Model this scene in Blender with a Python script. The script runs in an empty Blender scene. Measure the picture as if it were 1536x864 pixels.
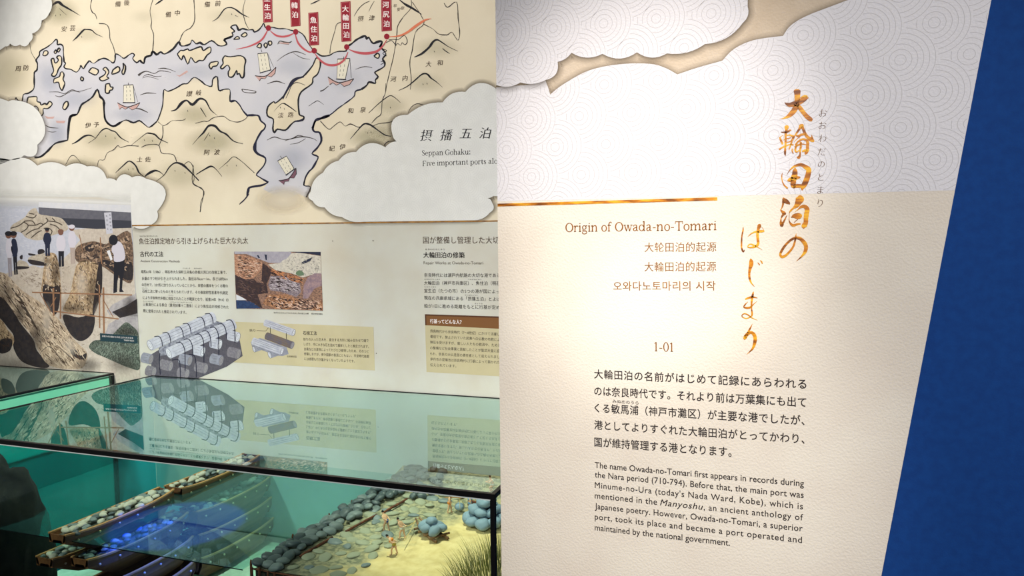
import bpy, bmesh, math, random
from mathutils import Vector, Matrix, noise
from mathutils.geometry import tessellate_polygon
random.seed(7)
S = bpy.context.scene
COL = S.collection
# ------------------------------------------------------------------ camera, world, lights, exposure
EYE = 1.5                                   # camera height above the floor
F = 1120.0                                  # focal length in pixels of the 1536 px wide frame
def _rot(y, p, r):
    cy, sy, cp, sp, cr, sr = math.cos(y), math.sin(y), math.cos(p), math.sin(p), math.cos(r), math.sin(r)
    Ry = Matrix(((cy, 0, sy), (0, 1, 0), (-sy, 0, cy)))
    Rx = Matrix(((1, 0, 0), (0, cp, -sp), (0, sp, cp)))
    Rz = Matrix(((cr, -sr, 0), (sr, cr, 0), (0, 0, 1)))
    return Rz @ Rx @ Ry
_M = _rot(math.radians(19.36), math.radians(3.95), math.radians(-.645))
def _w(v): return Vector((v[0], v[2], -v[1]))
_cx, _cy, _cz = _w(_M[0]), _w(_M[1]), _w(_M[2])
cam = bpy.data.objects.new('camera', bpy.data.cameras.new('camera'))
COL.objects.link(cam)
cam.matrix_world = Matrix(((_cx.x, -_cy.x, -_cz.x, 0), (_cx.y, -_cy.y, -_cz.y, 0), (_cx.z, -_cy.z, -_cz.z, EYE), (0, 0, 0, 1)))
cam.data.sensor_width = 36; cam.data.lens = F / 1536 * 36; cam.data.clip_start = .02
S.camera = cam
S.view_settings.view_transform = 'Standard'; S.view_settings.look = 'None'
S.view_settings.exposure = 0; S.view_settings.gamma = 1; S.view_settings.use_curve_mapping = False
S.cycles.max_bounces = 8; S.cycles.transparent_max_bounces = 24
S.cycles.sample_clamp_indirect = 6

YW, YP, YC = 1.697, 1.0, 1.05               # mural wall, title panel, case front
XL, XR = -1.72, -.402                       # case ends
ZT = EYE - .396                             # case top
def ray(x, y):
    c = Vector(((x - 768) / F, (y - 432) / F, 1))
    return _cx * c.x + _cy * c.y + _cz * c.z
O = Vector((0, 0, EYE))
def onY(x, y, Y): r = ray(x, y); return O + r * (Y / r.y)
def onZ(x, y, z): r = ray(x, y); return O + r * ((z - EYE) / r.z)

w = bpy.data.worlds.new('world'); S.world = w; w.use_nodes = True
w.node_tree.nodes['Background'].inputs[0].default_value = (.72, .72, .76, 1)
w.node_tree.nodes['Background'].inputs[1].default_value = .10
def lamp(name, kind, loc, aim, power, color, **k):
    d = bpy.data.lights.new(name, kind); d.energy = power; d.color = color
    for a, b in k.items(): setattr(d, a, b)
    o = bpy.data.objects.new(name, d); COL.objects.link(o); o.location = loc
    o.rotation_euler = (Vector(aim) - Vector(loc)).to_track_quat('-Z', 'Y').to_euler()
    return o
R = math.radians
lamp('mural_spot', 'SPOT', (-2.3, -.7, 3.0), (-1.34, 1.7, 1.66), 380, (1, .955, .90), spot_size=R(48), spot_blend=.6, shadow_soft_size=.12)
lamp('title_spot', 'SPOT', (-.10, -.75, 2.75), onY(955, 262, YP), 185, (1, .94, .89), spot_size=R(16), spot_blend=1, shadow_soft_size=.04)
lamp('title_low_spot', 'SPOT', (-.02, -.75, 2.75), onY(990, 740, YP), 138, (1, .955, .92), spot_size=R(18), spot_blend=1, shadow_soft_size=.04)
lamp('title_wash', 'SPOT', (.35, -1.2, 2.6), onY(1150, 620, YP), 190, (.99, .97, .96), spot_size=R(42), spot_blend=1, shadow_soft_size=.08)
lamp('diorama_spot', 'SPOT', (-.95, 1.62, 2.75), (-.62, 1.43, .9), 205, (1, .91, .76), spot_size=R(20), spot_blend=.7, shadow_soft_size=.012)
lamp('boat_spot', 'SPOT', (-.95, 1.45, 2.8), (-1.27, 1.45, .9), 125, (1, .93, .80), spot_size=R(26), spot_blend=.6, shadow_soft_size=.012)
lamp('seabed_fill', 'SPOT', (-1.0, 1.42, 2.8), (-1.12, 1.50, .68), 150, (1, .95, .86), spot_size=R(13), spot_blend=.6, shadow_soft_size=.012)  # added fill lamp, brightens the pale sand of the seabed
lamp('green_case_fill', 'SPOT', (-.45, 1.42, 2.6), (-1.87, 1.40, 1.0), 230, (.9, 1, .97), spot_size=R(26), spot_blend=.6, shadow_soft_size=.02)  # added fill lamp, brightens the green board of the left case
lamp('blue_reflection_helper', 'SPOT', (-.62, 1.16, 2.75), (-1.205, 1.245, .888), 1150, (.003, .04, 1), spot_size=R(8.4), spot_blend=.25, shadow_soft_size=.006)  # added lamp, its blue patch stands in for a reflection over the boats
lamp('blue_wall_light', 'SPOT', (1.55, .42, .85), (.85, 1.03, 1.1), 12, (.0, .26, 1), spot_size=R(110), spot_blend=1, shadow_soft_size=.1)

# ------------------------------------------------------------------ helpers
def lin(c):
    c = c / 255
    return c / 12.92 if c <= .04045 else ((c + .055) / 1.055) ** 2.4
def C(r, g, b, k=1): return (min(lin(r) * k, .95), min(lin(g) * k, .95), min(lin(b) * k, .95), 1)
def nodes_of(m): return m.node_tree.nodes, m.node_tree.links
def mat(name, c1, c2=None, scale=20, detail=5, lo=.35, hi=.65, rough=.8, bump=0, bscale=None, stretch=None, spec=.3, metal=0, rot=None, c3=None, rgh=.5):
    m = bpy.data.materials.new(name); m.use_nodes = True
    N, L = nodes_of(m); b = N['Principled BSDF']
    b.inputs['Base Color'].default_value = c1; b.inputs['Roughness'].default_value = rough
    b.inputs['Specular IOR Level'].default_value = spec; b.inputs['Metallic'].default_value = metal
    if c2 or bump:
        tc = N.new('ShaderNodeTexCoord'); mp = N.new('ShaderNodeMapping')
        if stretch: mp.inputs['Scale'].default_value = stretch
        if rot: mp.inputs['Rotation'].default_value = rot
        L.new(tc.outputs['Object'], mp.inputs[0])
    if c2:
        n = N.new('ShaderNodeTexNoise'); n.inputs['Scale'].default_value = scale; n.inputs['Detail'].default_value = detail; n.inputs['Roughness'].default_value = rgh
        r = N.new('ShaderNodeValToRGB'); e = r.color_ramp.elements
        e[0].position = lo; e[1].position = hi; e[0].color = c1; e[1].color = c2
        if c3:
            q = r.color_ramp.elements.new((lo + hi) / 2); q.color = c3
        L.new(mp.outputs[0], n.inputs['Vector']); L.new(n.outputs['Fac'], r.inputs[0]); L.new(r.outputs[0], b.inputs['Base Color'])
    if bump:
        n2 = N.new('ShaderNodeTexNoise'); n2.inputs['Scale'].default_value = bscale or scale * 6; n2.inputs['Detail'].default_value = 3
        bp = N.new('ShaderNodeBump'); bp.inputs['Strength'].default_value = bump; bp.inputs['Distance'].default_value = .002
        L.new(mp.outputs[0], n2.inputs['Vector']); L.new(n2.outputs['Fac'], bp.inputs['Height']); L.new(bp.outputs[0], b.inputs['Normal'])
    return m
def fade_mat(name, c):                         # ink wash printed with soft edges: the attribute is the ink density
    m = bpy.data.materials.new(name); m.use_nodes = True
    N, L = nodes_of(m); b = N['Principled BSDF']; b.inputs['Base Color'].default_value = c; b.inputs['Roughness'].default_value = .85
    a = N.new('ShaderNodeAttribute'); a.attribute_name = 'ink'
    L.new(a.outputs['Fac'], b.inputs['Alpha'])
    return m
def setp(o, label=None, cat=None, group=None, kind=None):
    if label: o['label'] = label
    if cat: o['category'] = cat
    if group: o['group'] = group
    if kind: o['kind'] = kind
    return o
def empty(name, loc, label, cat, group=None):
    o = bpy.data.objects.new(name, None); COL.objects.link(o); o.location = loc; o.empty_display_size = .02
    return setp(o, label, cat, group)
def base_of(p):
    v = Vector((0, 0, 0))
    while p: v += p.location; p = p.parent
    return v
def link(name, me, m, parent=None, origin=None, smooth=False):
    """mesh in world coordinates -> object whose origin is its parent's place (or `origin`)"""
    off = Vector(origin) if origin else (base_of(parent) if parent else Vector((0, 0, 0)))
    if off.length: me.transform(Matrix.Translation(-off))
    for x in (m if isinstance(m, (list, tuple)) else [m]): me.materials.append(x)
    if smooth:
        for f in me.polygons: f.use_smooth = True
    o = bpy.data.objects.new(name, me); COL.objects.link(o)
    if parent: o.parent = parent; o.location = off - base_of(parent)
    else: o.location = off
    return o
def bm_obj(name, bm, m, parent=None, origin=None, smooth=False):
    me = bpy.data.meshes.new(name); bm.to_mesh(me); bm.free()
    return link(name, me, m, parent, origin, smooth)
def add_box(bm, a, b):
    vs = [bm.verts.new((x, y, z)) for x in (a[0], b[0]) for y in (a[1], b[1]) for z in (a[2], b[2])]
    fs = [bm.faces.new([vs[i] for i in q]) for q in ((0, 1, 3, 2), (4, 6, 7, 5), (0, 4, 5, 1), (2, 3, 7, 6), (0, 2, 6, 4), (1, 5, 7, 3))]
    return fs
def add_tube(bm, pts, rad, seg=8, cap=True):
    rings = []
    pts = [Vector(p) for p in pts]
    rad = rad if isinstance(rad, (list, tuple)) else [rad] * len(pts)
    for i, p in enumerate(pts):
        t = (pts[min(i + 1, len(pts) - 1)] - pts[max(i - 1, 0)]).normalized()
        u = t.cross(Vector((0, 0, 1)) if abs(t.z) < .9 else Vector((1, 0, 0))).normalized(); v = t.cross(u)
        rings.append([bm.verts.new(p + (u * math.cos(2 * math.pi * k / seg) + v * math.sin(2 * math.pi * k / seg)) * rad[i]) for k in range(seg)])
    for a, b in zip(rings, rings[1:]):
        for k in range(seg): bm.faces.new((a[k], a[(k + 1) % seg], b[(k + 1) % seg], b[k]))
    if cap: bm.faces.new(rings[0][::-1]); bm.faces.new(rings[-1])
def box_obj(name, a, b, m, parent=None, bevel=0, origin=None):
    bm = bmesh.new(); add_box(bm, a, b); bmesh.ops.recalc_face_normals(bm, faces=bm.faces)
    if bevel: bmesh.ops.bevel(bm, geom=bm.edges[:], offset=bevel, segments=2, affect='EDGES', profile=.5)
    return bm_obj(name, bm, m, parent, origin)

# ---- flat print helpers: everything drawn in the plane of a printed sheet, a fraction of a millimetre thick per ink layer
def catmull(pts, closed=False, n=5):
    P = [tuple(p) for p in pts]; out = []; m = len(P)
    if m < 3: return P
    rng = range(m if closed else m - 1)
    for i in rng:
        p0 = P[(i - 1) % m] if closed else P[max(i - 1, 0)]
        p1 = P[i]; p2 = P[(i + 1) % m]
        p3 = P[(i + 2) % m] if closed else P[min(i + 2, m - 1)]
        for k in range(n):
            t = k / n; t2 = t * t; t3 = t2 * t
            out.append(tuple(.5 * (2 * b + (c - a) * t + (2 * a - 5 * b + 4 * c - d) * t2 + (3 * b - a - 3 * c + d) * t3) for a, b, c, d in zip(p0, p1, p2, p3)))
    if not closed: out.append(P[-1])
    return out
def crop(ox, oy, s, pts): return [(ox + p[0] / s, oy + p[1] / s) + tuple(p[2:]) for p in pts]
def scallop(cusps, bulge=.22, n=8):
    """closed outline of arcs between cusps; a cusp may carry its own bulge as a third value"""
    out = []
    for i, a in enumerate(cusps):
        b = cusps[(i + 1) % len(cusps)]
        h = a[2] if len(a) > 2 else bulge
        dx, dy = b[0] - a[0], b[1] - a[1]
        for k in range(n if h else 1):
            t = k / n; q = 4 * t * (1 - t) * h
            out.append((a[0] + dx * t + dy * q, a[1] + dy * t - dx * q))
    return out
class Flat:
    def __init__(s, Y, plane=False): s.Y = Y; s.v = []; s.f = []; s.ink = []; s.plane = plane
    def _put(s, pts, ink=None):
        i = len(s.v); s.v += [(p[0], p[1]) for p in pts]
        s.ink += (ink if ink else [1] * len(pts)); return i
    def poly(s, pts):
        i = s._put(pts)
        for t in tessellate_polygon([[Vector((p[0], p[1], 0)) for p in pts]]): s.f.append([i + k for k in t])
        return s
    def smooth(s, pts, n=4): return s.poly(catmull(pts, True, n))
    def stroke(s, pts, w=1, n=5, wob=0, smooth=True):
        pts = [(p[0], p[1], (p[2] if len(p) > 2 else w)) for p in pts]
        q = catmull(pts, False, n) if smooth and len(pts) > 2 else pts
        vs = []
        for i, p in enumerate(q):
            a, b = q[max(i - 1, 0)], q[min(i + 1, len(q) - 1)]
            dx, dy = b[0] - a[0], b[1] - a[1]; L = math.hypot(dx, dy) or 1
            h = (p[2] if s.plane else max(p[2], .05)) / 2
            if wob: h *= 1 + wob * noise.noise((p[0] * .13, p[1] * .13, 3.3)) * 1.6
            vs += [(p[0] - dy / L * h, p[1] + dx / L * h), (p[0] + dy / L * h, p[1] - dx / L * h)]
        i0 = s._put(vs)
        for k in range(len(q) - 1): j = i0 + 2 * k; s.f.append([j, j + 1, j + 3, j + 2])
        return s
    def dot(s, x, y, r, n=16, ry=None):
        return s.poly([(x + r * math.cos(6.2832 * k / n), y + (ry or r) * math.sin(6.2832 * k / n)) for k in range(n)])
    def wash(s, x, y, rx, ry, a=.5, n=20):
        rings = [(0.0, a), (.4, a * .8), (.7, a * .35), (1, 0)]
        idx = []
        for q, al in rings:
            pts = [(x + rx * q * math.cos(6.2832 * k / n), y + ry * q * math.sin(6.2832 * k / n)) for k in range(n)]
            idx.append(s._put(pts, [al] * n))
        for a_, b_ in zip(idx, idx[1:]):
            for k in range(n): s.f.append([a_ + k, a_ + (k + 1) % n, b_ + (k + 1) % n, b_ + k])
        return s
    def halo(s, pts, d, a=.5):
        """soft printed border along a path (drawn to both sides; the shape on top hides its inner half)"""
        m = len(pts); vs = []; al = []
        for i, p in enumerate(pts):
            b, c = pts[i - 1] if i else pts[0], pts[min(i + 1, m - 1)]
            dx, dy = c[0] - b[0], c[1] - b[1]; L = math.hypot(dx, dy) or 1
            nx, ny = dy / L, -dx / L
            for k, q in ((-1, 0), (0, a), (.35, a * .45), (1, 0)): vs.append((p[0] + nx * d * k, p[1] + ny * d * k)); al.append(q)
        i0 = s._put(vs, al)
        for i in range(m - 1):
            for k in range(3): j = i0 + 4 * i + k; s.f.append([j, j + 1, j + 5, j + 4])
        return s
    def build(s, name, m, parent, layer, label=None):
        me = bpy.data.meshes.new(name)
        vs = [Vector((x, s.Y - .00009 * layer, -y)) for x, y in s.v] if s.plane else [onY(x, y, s.Y - .00009 * layer) for x, y in s.v]
        fs = []
        for f in s.f:
            a, b, c = (vs[k] for k in f[:3])
            fs.append(f[::-1] if (b - a).cross(c - a).y > 0 else f)
        me.from_pydata(vs, [], fs)
        at = me.attributes.new('ink', 'FLOAT', 'POINT'); at.data.foreach_set('value', s.ink)
        me.update()
        return setp(link(name, me, m, parent), label)
# ---- lettering
_tc = bpy.data.curves.new('lettering', 'FONT'); _to = bpy.data.objects.new('lettering', _tc); COL.objects.link(_to)
def glyphs(body, kx=0, ky=0, space=1, shear=0):
    """outline mesh of a line of text (baseline y=0, em=1) -> (verts, faces); kx/ky thicken (+) or thin (-) the strokes"""
    _tc.body = body; _tc.space_character = space; _tc.shear = shear; _tc.resolution_u = 3
    me = bpy.data.meshes.new_from_object(_to.evaluated_get(bpy.context.evaluated_depsgraph_get()))
    co = [v.co.to_2d() for v in me.vertices]
    if kx or ky:
        cnt = {}
        for p in me.polygons:
            vs = p.vertices[:]
            for a, b in zip(vs, vs[1:] + vs[:1]):
                k = (min(a, b), max(a, b)); cnt.setdefault(k, []).append((a, b))
        # faces are wound one way, so a boundary edge keeps its face on one side
        sgn = 1 if (me.polygons and me.polygons[0].normal.z > 0) else -1
        nr = [Vector((0, 0)) for _ in co]
        for e in cnt.values():
            if len(e) == 1:
                a, b = e[0]; d = co[b] - co[a]
                if d.length > 1e-7:
                    d.normalize(); n = Vector((d.y, -d.x)) * sgn; nr[a] += n; nr[b] += n
        for i, n in enumerate(nr):
            if n.length > 1e-6: n.normalize(); co[i] = co[i] + Vector((n.x * kx, n.y * ky))
    fs = [p.vertices[:] for p in me.polygons]
    bpy.data.meshes.remove(me)
    return co, fs
def place_text(co, fs, Y, p0, p1, em, name, m, parent, layer, x0=None, x1=None, label=None, acc=None):
    x0 = min(c.x for c in co) if x0 is None else x0
    x1 = max(c.x for c in co) if x1 is None else x1
    Yl = Y - .00009 * layer
    A, B = onY(*p0, Yl), onY(*p1, Yl)
    e = B - A; k = e.length / (x1 - x0); e.normalize()
    up = Vector((-e.z, 0, e.x))
    h = (onY(p0[0], p0[1] - em, Yl) - A).length
    h2 = (onY(p1[0], p1[1] - em, Yl) - B).length; h = (h + h2) / 2
    vs = [A + e * ((c.x - x0) * k) + up * (c.y * h) for c in co]
    if acc is not None:
        i = len(acc[0]); acc[0].extend(vs); acc[1].extend([[i + q for q in f] for f in fs]); return
    return mesh_text(vs, fs, name, m, parent, label)
def mesh_text(vs, fs, name, m, parent, label=None):
    out = []
    for f in fs:
        a, b, c = (vs[k] for k in f[:3])
        out.append(list(f)[::-1] if (b - a).cross(c - a).y > 0 else list(f))
    me = bpy.data.meshes.new(name); me.from_pydata(vs, [], out); me.update()
    return setp(link(name, me, m, parent), label)
def text(body, Y, p0, p1, em, name, m, parent, layer=6, kx=0, ky=0, space=1, shear=0, label=None, acc=None):
    co, fs = glyphs(body, kx, ky, space, shear)
    return place_text(co, fs, Y, p0, p1, em, name, m, parent, layer, label=label, acc=acc)
def char(ch, Y, x, y, s, acc, layer=6, kx=0, ky=0, shear=0, sx=1):
    """one character centred on (x, y), s pixels tall"""
    co, fs = glyphs(ch, kx, ky, 1, shear)
    cx = (min(c.x for c in co) + max(c.x for c in co)) / 2; cy = (min(c.y for c in co) + max(c.y for c in co)) / 2
    Yl = Y - .00009 * layer
    i = len(acc[0])
    acc[0].extend([onY(x + (c.x - cx) * s * sx, y - (c.y - cy) * s, Yl) for c in co]); acc[1].extend([[i + q for q in f] for f in fs])
# serif alphabet drawn as pen strokes (x-height .47, capitals .68)
TH, TN = .095, .034
def _arc(cx, cy, rx, ry, a0, a1, n=14, th=TH, tn=TN):
    return [(cx + rx * math.cos(R(a0 + (a1 - a0) * k / n)), cy + ry * math.sin(R(a0 + (a1 - a0) * k / n)),
             tn + (th - tn) * abs(math.cos(R(a0 + (a1 - a0) * k / n))) ** 1.5) for k in range(n + 1)]
def _stem(x, y0, y1, sb=1, st=1, w=TH):
    o = [[(x, y0, w), (x, y1, w)]]
    if sb: o.append([(x - .10, y0 + .015, .03), (x + .10, y0 + .015, .03)])
    if st == 1: o.append([(x - .10, y1 - .015, .03), (x + .10, y1 - .015, .03)])
    if st == 2: o.append([(x - .11, y1 - .05, .03), (x - .02, y1 - .012, .05), (x + .03, y1, .03)])
    return o
X = .47; CP = .68; AS = .73
def _bowl(cx, rx=.2): return [_arc(cx, X / 2, rx, X / 2 - .01, 0, 360, 24)]
SER = {
 'O': (.74, [_arc(.37, CP / 2, .29, CP / 2, 0, 360, 30, .11)]), 'o': (.52, [_arc(.26, X / 2, .19, X / 2, 0, 360, 24)]),
 'r': (.40, _stem(.12, 0, X, 1, 2) + [[(.15, .30, .03), (.2, .42, .05), (.29, .46, .07), (.34, .42, .09), (.345, .40, .06)]]),
 'i': (.28, _stem(.14, 0, X, 1, 2) + [[(.14, .60, .05), (.14, .63, .105), (.14, .66, .05)]]),
 'n': (.60, _stem(.12, 0, X, 1, 2) + _stem(.45, 0, .32, 1, 0) + [[(.15, .33, .03), (.24, .44, .05), (.34, .465, .07), (.42, .42, .09), (.45, .31, TH)]]),
 'h': (.60, _stem(.12, 0, AS, 1, 2) + _stem(.45, 0, .32, 1, 0) + [[(.15, .33, .03), (.24, .44, .05), (.34, .465, .07), (.42, .42, .09), (.45, .31, TH)]]),
 'm': (.90, _stem(.12, 0, X, 1, 2) + _stem(.44, 0, .32, 1, 0) + _stem(.76, 0, .32, 1, 0) + [[(.15, .33, .03), (.24, .44, .05), (.34, .465, .07), (.41, .42, .09), (.44, .31, TH)], [(.47, .33, .03), (.56, .44, .05), (.66, .465, .07), (.73, .42, .09), (.76, .31, TH)]]),
 'u': (.60, _stem(.12, .15, X, 0, 2) + _stem(.45, 0, X, 1, 2) + [[(.12, .17, TH), (.15, .05, .09), (.24, .0, .06), (.33, .03, .05), (.42, .13, .03)]]),
 'g': (.52, [_arc(.23, .32, .15, .145, 0, 360, 20, .085), [(.33, .42, .03), (.42, .46, .05), (.47, .43, .06)], [(.14, .20, .03), (.10, .12, .06), (.16, .06, .07), (.34, .05, .08), (.43, -.02, .08), (.41, -.13, .06), (.25, -.19, .04), (.09, -.15, .06), (.07, -.06, .05), (.14, .04, .03)]]),
 'f': (.36, _stem(.14, 0, .55, 1, 0) + [[(.14, .5, TH), (.155, .62, .08), (.22, .71, .05), (.30, .71, .06), (.335, .66, .09), (.335, .64, .06)], [(.03, X - .015, .03), (.30, X - .015, .03)]]),
 'a': (.50, [[(.08, .36, .07), (.1, .42, .06), (.2, .465, .045), (.3, .44, .08), (.33, .34, TH), (.33, .10, TH), (.37, .03, .05), (.46, .03, .03)], [(.33, .28, .03), (.2, .25, .05), (.09, .18, .085), (.09, .07, .085), (.17, .01, .05), (.27, .05, .035), (.33, .12, .03)]]),
 'd': (.58, [_arc(.23, X / 2, .175, X / 2 - .005, 20, 340, 22)] + _stem(.43, 0, AS, 0, 2) + [[(.43, .02, .04), (.53, .02, .03)]]),
 'p': (.58, [_arc(.32, X / 2, .18, X / 2 - .005, -160, 160, 22)] + _stem(.13, -.2, X, 1, 2)),
 'e': (.48, [[(.07, .27, .03), (.39, .27, .035)], _arc(.235, X / 2, .175, X / 2 - .003, 8, 320, 22)]),
 's': (.42, [[(.33, .35, .03), (.3, .43, .045), (.2, .465, .04), (.1, .42, .07), (.1, .33, .085), (.2, .25, .1), (.31, .17, .09), (.33, .09, .075), (.24, .01, .045), (.13, .02, .045), (.08, .13, .03)]]),
 't': (.36, [[(.16, .62, .02), (.16, .45, TH), (.16, .12, TH), (.2, .02, .06), (.27, .01, .04), (.34, .08, .03)], [(.04, X - .015, .03), (.31, X - .015, .03)]]),
 'l': (.29, _stem(.14, 0, AS, 1, 2)), 'w': (.74, [[(.09, X, .085), (.24, 0, .085)], [(.24, 0, .03), (.37, X, .035)], [(.36, X, .085), (.51, 0, .085)], [(.51, 0, .03), (.65, X, .035)], [(.0, X - .015, .03), (.19, X - .015, .03)], [(.27, X - .015, .03), (.45, X - .015, .03)], [(.56, X - .015, .03), (.74, X - .015, .03)]]),
 'v': (.52, [[(.09, X, .085), (.26, 0, .085)], [(.26, 0, .03), (.42, X, .035)], [(.0, X - .015, .03), (.19, X - .015, .03)], [(.33, X - .015, .03), (.51, X - .015, .03)]]),
 'k': (.58, _stem(.12, 0, AS, 1, 2) + [[(.15, .2, .03), (.42, X, .035)], [(.24, .27, .09), (.47, .0, .09)], [(.33, X - .015, .03), (.52, X - .015, .03)], [(.37, .015, .03), (.58, .015, .03)]]),
 'T': (.66, _stem(.33, 0, CP, 1, 0, .105) + [[(.04, CP - .02, .04), (.62, CP - .02, .04)], [(.05, CP, .03), (.04, CP - .18, .02)], [(.61, CP, .03), (.62, CP - .18, .02)]]),
 'S': (.54, [[(.43, .50, .03), (.41, .62, .05), (.27, .685, .045), (.13, .62, .085), (.12, .5, .1), (.25, .38, .115), (.39, .27, .11), (.42, .14, .09), (.3, .01, .05), (.15, .02, .05), (.07, .18, .03)]]),
 'G': (.74, [_arc(.38, CP / 2, .3, CP / 2, 35, 325, 26, .11)] + [[(.6, .05, .1), (.6, .29, .1)], [(.48, .29, .03), (.72, .29, .03)], [(.62, .68, .03), (.61, .48, .03)]]),
 'F': (.60, _stem(.14, 0, CP, 1, 1, .105) + [[(.14, CP - .02, .035), (.52, CP - .02, .035)], [(.52, CP, .03), (.53, .52, .02)], [(.14, .35, .035), (.38, .35, .035)], [(.39, .43, .025), (.39, .27, .025)]]),
 '1': (.40, _stem(.2, 0, CP, 1, 0, .09) + [[(.07, .58, .03), (.2, .67, .04)]]), '0': (.50, [_arc(.25, CP / 2, .18, CP / 2, 0, 360, 26, .09)]),
 '-': (.34, [[(.05, .23, .05), (.29, .23, .05)]]), ':': (.26, [[(.13, -.02, .06), (.13, .05, .16), (.13, .12, .06)], [(.13, .34, .06), (.13, .41, .16), (.13, .48, .06)]]), ' ': (.25, []),
}
def serif(body, Y, p0, p1, em, name, m, parent, layer=6, label=None):
    q = Flat(Y); x = 0
    for ch in body:
        a, st = SER[ch]
        for s_ in st: q.stroke([(x + p[0], p[1], p[2]) for p in s_], smooth=len(s_) > 2 and len(s_) < 12, n=4)
        x += a
    co = [Vector(v) for v in q.v]
    return place_text(co, q.f, Y, p0, p1, em, name, m, parent, layer, 0, x, label)
# ------------------------------------------------------------------ the setting
def struct(o): o['kind'] = 'structure'; return o
floor_m = mat('dark_floor', C(62, 60, 60), C(75, 72, 70), 6, rough=.6)
plaster = mat('grey_plaster', C(120, 118, 112), C(128, 126, 120), 8, rough=.9)
navy = mat('navy_wall_paint', C(7, 58, 122), C(9, 64, 130), 90, detail=3, rough=.85, bump=.12, bscale=420)
struct(box_obj('floor', (-4.2, -3.5, -.05), (3.2, YW + .12, 0), floor_m))
struct(box_obj('wall_back', (-4.2, YW + .004, 0), (3.2, YW + .12, 3.2), plaster))
struct(box_obj('wall_right', (XR + .045, YP + .034, 0), (3.2, YW + .002, 3.2), navy))

# ------------------------------------------------------------------ mural panel on the back wall
paper = mat('mural_paper', C(226, 215, 190), C(218, 206, 180), 9, lo=.3, hi=.7, rough=.85, bump=.12, bscale=260)
low_paper = mat('mural_lower_paper', C(203, 203, 192), C(192, 184, 166), 6, lo=.4, hi=.8, rough=.85, bump=.12, bscale=260)
sea_m = mat('printed_sea_wash', C(206, 204, 206), C(192, 192, 200), 9, lo=.3, hi=.75, rough=.85, bump=.1, bscale=260)
ink = mat('black_ink', C(26, 25, 32)); navy_ink = mat('navy_ink', C(30, 30, 52)); thin_ink = mat('thin_ink', C(66, 60, 56))
cloud_m = mat('printed_cloud_white', C(226, 226, 221), C(219, 219, 214), 30, rough=.85, bump=.1, bscale=300)
wave_m = mat('printed_wave_grey', C(206, 206, 202))
island_m = mat('printed_island', C(222, 209, 182), C(212, 200, 172), 20)
red_m = mat('port_red', C(142, 24, 42)); red_line = mat('route_pink', C(186, 84, 90)); orange_line = mat('route_orange', C(216, 122, 88))
white_ink = mat('white_ink', C(240, 232, 228)); tag_edge = mat('tag_edge_pink', C(205, 130, 128))
gold_line = mat('thin_gold_rule', C(170, 120, 50), C(120, 78, 30), 60, rough=.5)
green_wash = fade_mat('green_ink_wash', C(150, 148, 112)); dark_wash = fade_mat('grey_print_shade', C(96, 84, 68)); blue_wash = fade_mat('blue_ink_wash', C(176, 182, 198)); cream_wash = fade_mat('cream_print_wash', C(222, 210, 186))
hull_pink = mat('ship_hull_pink', C(196, 160, 152)); hull_plum = mat('ship_hull_plum', C(120, 84, 96)); sail_m = mat('ship_sail_cream', C(222, 216, 196))
text_dark = mat('text_charcoal', C(34, 29, 28)); text_brown = mat('text_brown', C(72, 54, 40)); text_grey = mat('text_grey', C(92, 84, 74))

XM0, XM1 = -2.9, XR + .05
mural = empty('mural_panel', (-1.5, YW, 0), 'cream mural with an ink map, clouds and photographs on the back wall', 'wall panel')
box_obj('sheet', (XM0, YW, 0), (XM1, YW + .003, 3.0), paper, mural)
def zq(Y, x0, x1, z0, z1): return None
# lower band of the sheet, below the gold rule
f = Flat(YW); gy = lambda x: 338.4 - (x - 195) * .0126
f.poly([(-260, gy(-260) + 8), (195, gy(195)), (960, gy(960)), (960, 1000), (-260, 1000)]); f.build('lower_band', low_paper, mural, 1)
# sea
NORTH = [(10, 238), (22.7, 149), (24, 146.6), (27, 150.5), (33, 152), (35, 142), (42, 140), (47, 137), (51, 132), (51.3, 120), (51.5, 109), (55.5, 104.7), (56, 95), (54, 90), (59, 83), (60, 77), (70, 71), (78, 65), (84, 59), (86, 62), (86, 67), (90.6, 66.4), (94.5, 69.5), (95, 78), (96, 92), (98.4, 94.5), (96, 100), (99, 103), (106, 104), (111, 107), (115.6, 107.8), (120, 102), (121, 98), (125, 103), (129, 97), (134, 91), (140.6, 95), (148, 90), (156, 87.5), (164, 90.6), (169.5, 94.5), (172.6, 90), (173.4, 81), (180, 83.6), (186, 87.5), (194, 82), (199, 80), (201.5, 83), (199, 88), (205, 94), (210, 90.6), (215.6, 95), (218, 86), (226.5, 83), (229, 77), (234.7, 82), (241, 78), (247, 81), (259.7, 73.4), (268, 63), (272, 69), (284.7, 66.4), (288, 60), (294, 65.6), (300, 64), (306.6, 67), (317.5, 61), (327, 68), (334.7, 68.7), (340, 66), (338, 62), (337, 59), (349, 54), (348, 49), (352, 47), (346, 40.6), (354, 37.5), (358, 45), (364, 43), (372, 45), (379, 44.5), (381.6, 48), (388, 45), (393, 39), (395.6, 35), (398, 41), (402.5, 41), (409, 41), (418, 43), (427.5, 43), (435, 45), (443, 47), (449, 48), (455.6, 53), (460, 61), (465, 69), (471, 76), (476, 80), (483, 84), (494, 83), (501, 79), (509, 77), (519, 76.5), (520, 70), (527.5, 65.6), (534, 60), (541.6, 56), (548, 54), (550, 58.6), (553, 56), (557, 62.5), (560.6, 65), (567, 62.5), (572, 62), (573, 64), (571, 69.5)]
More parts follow.
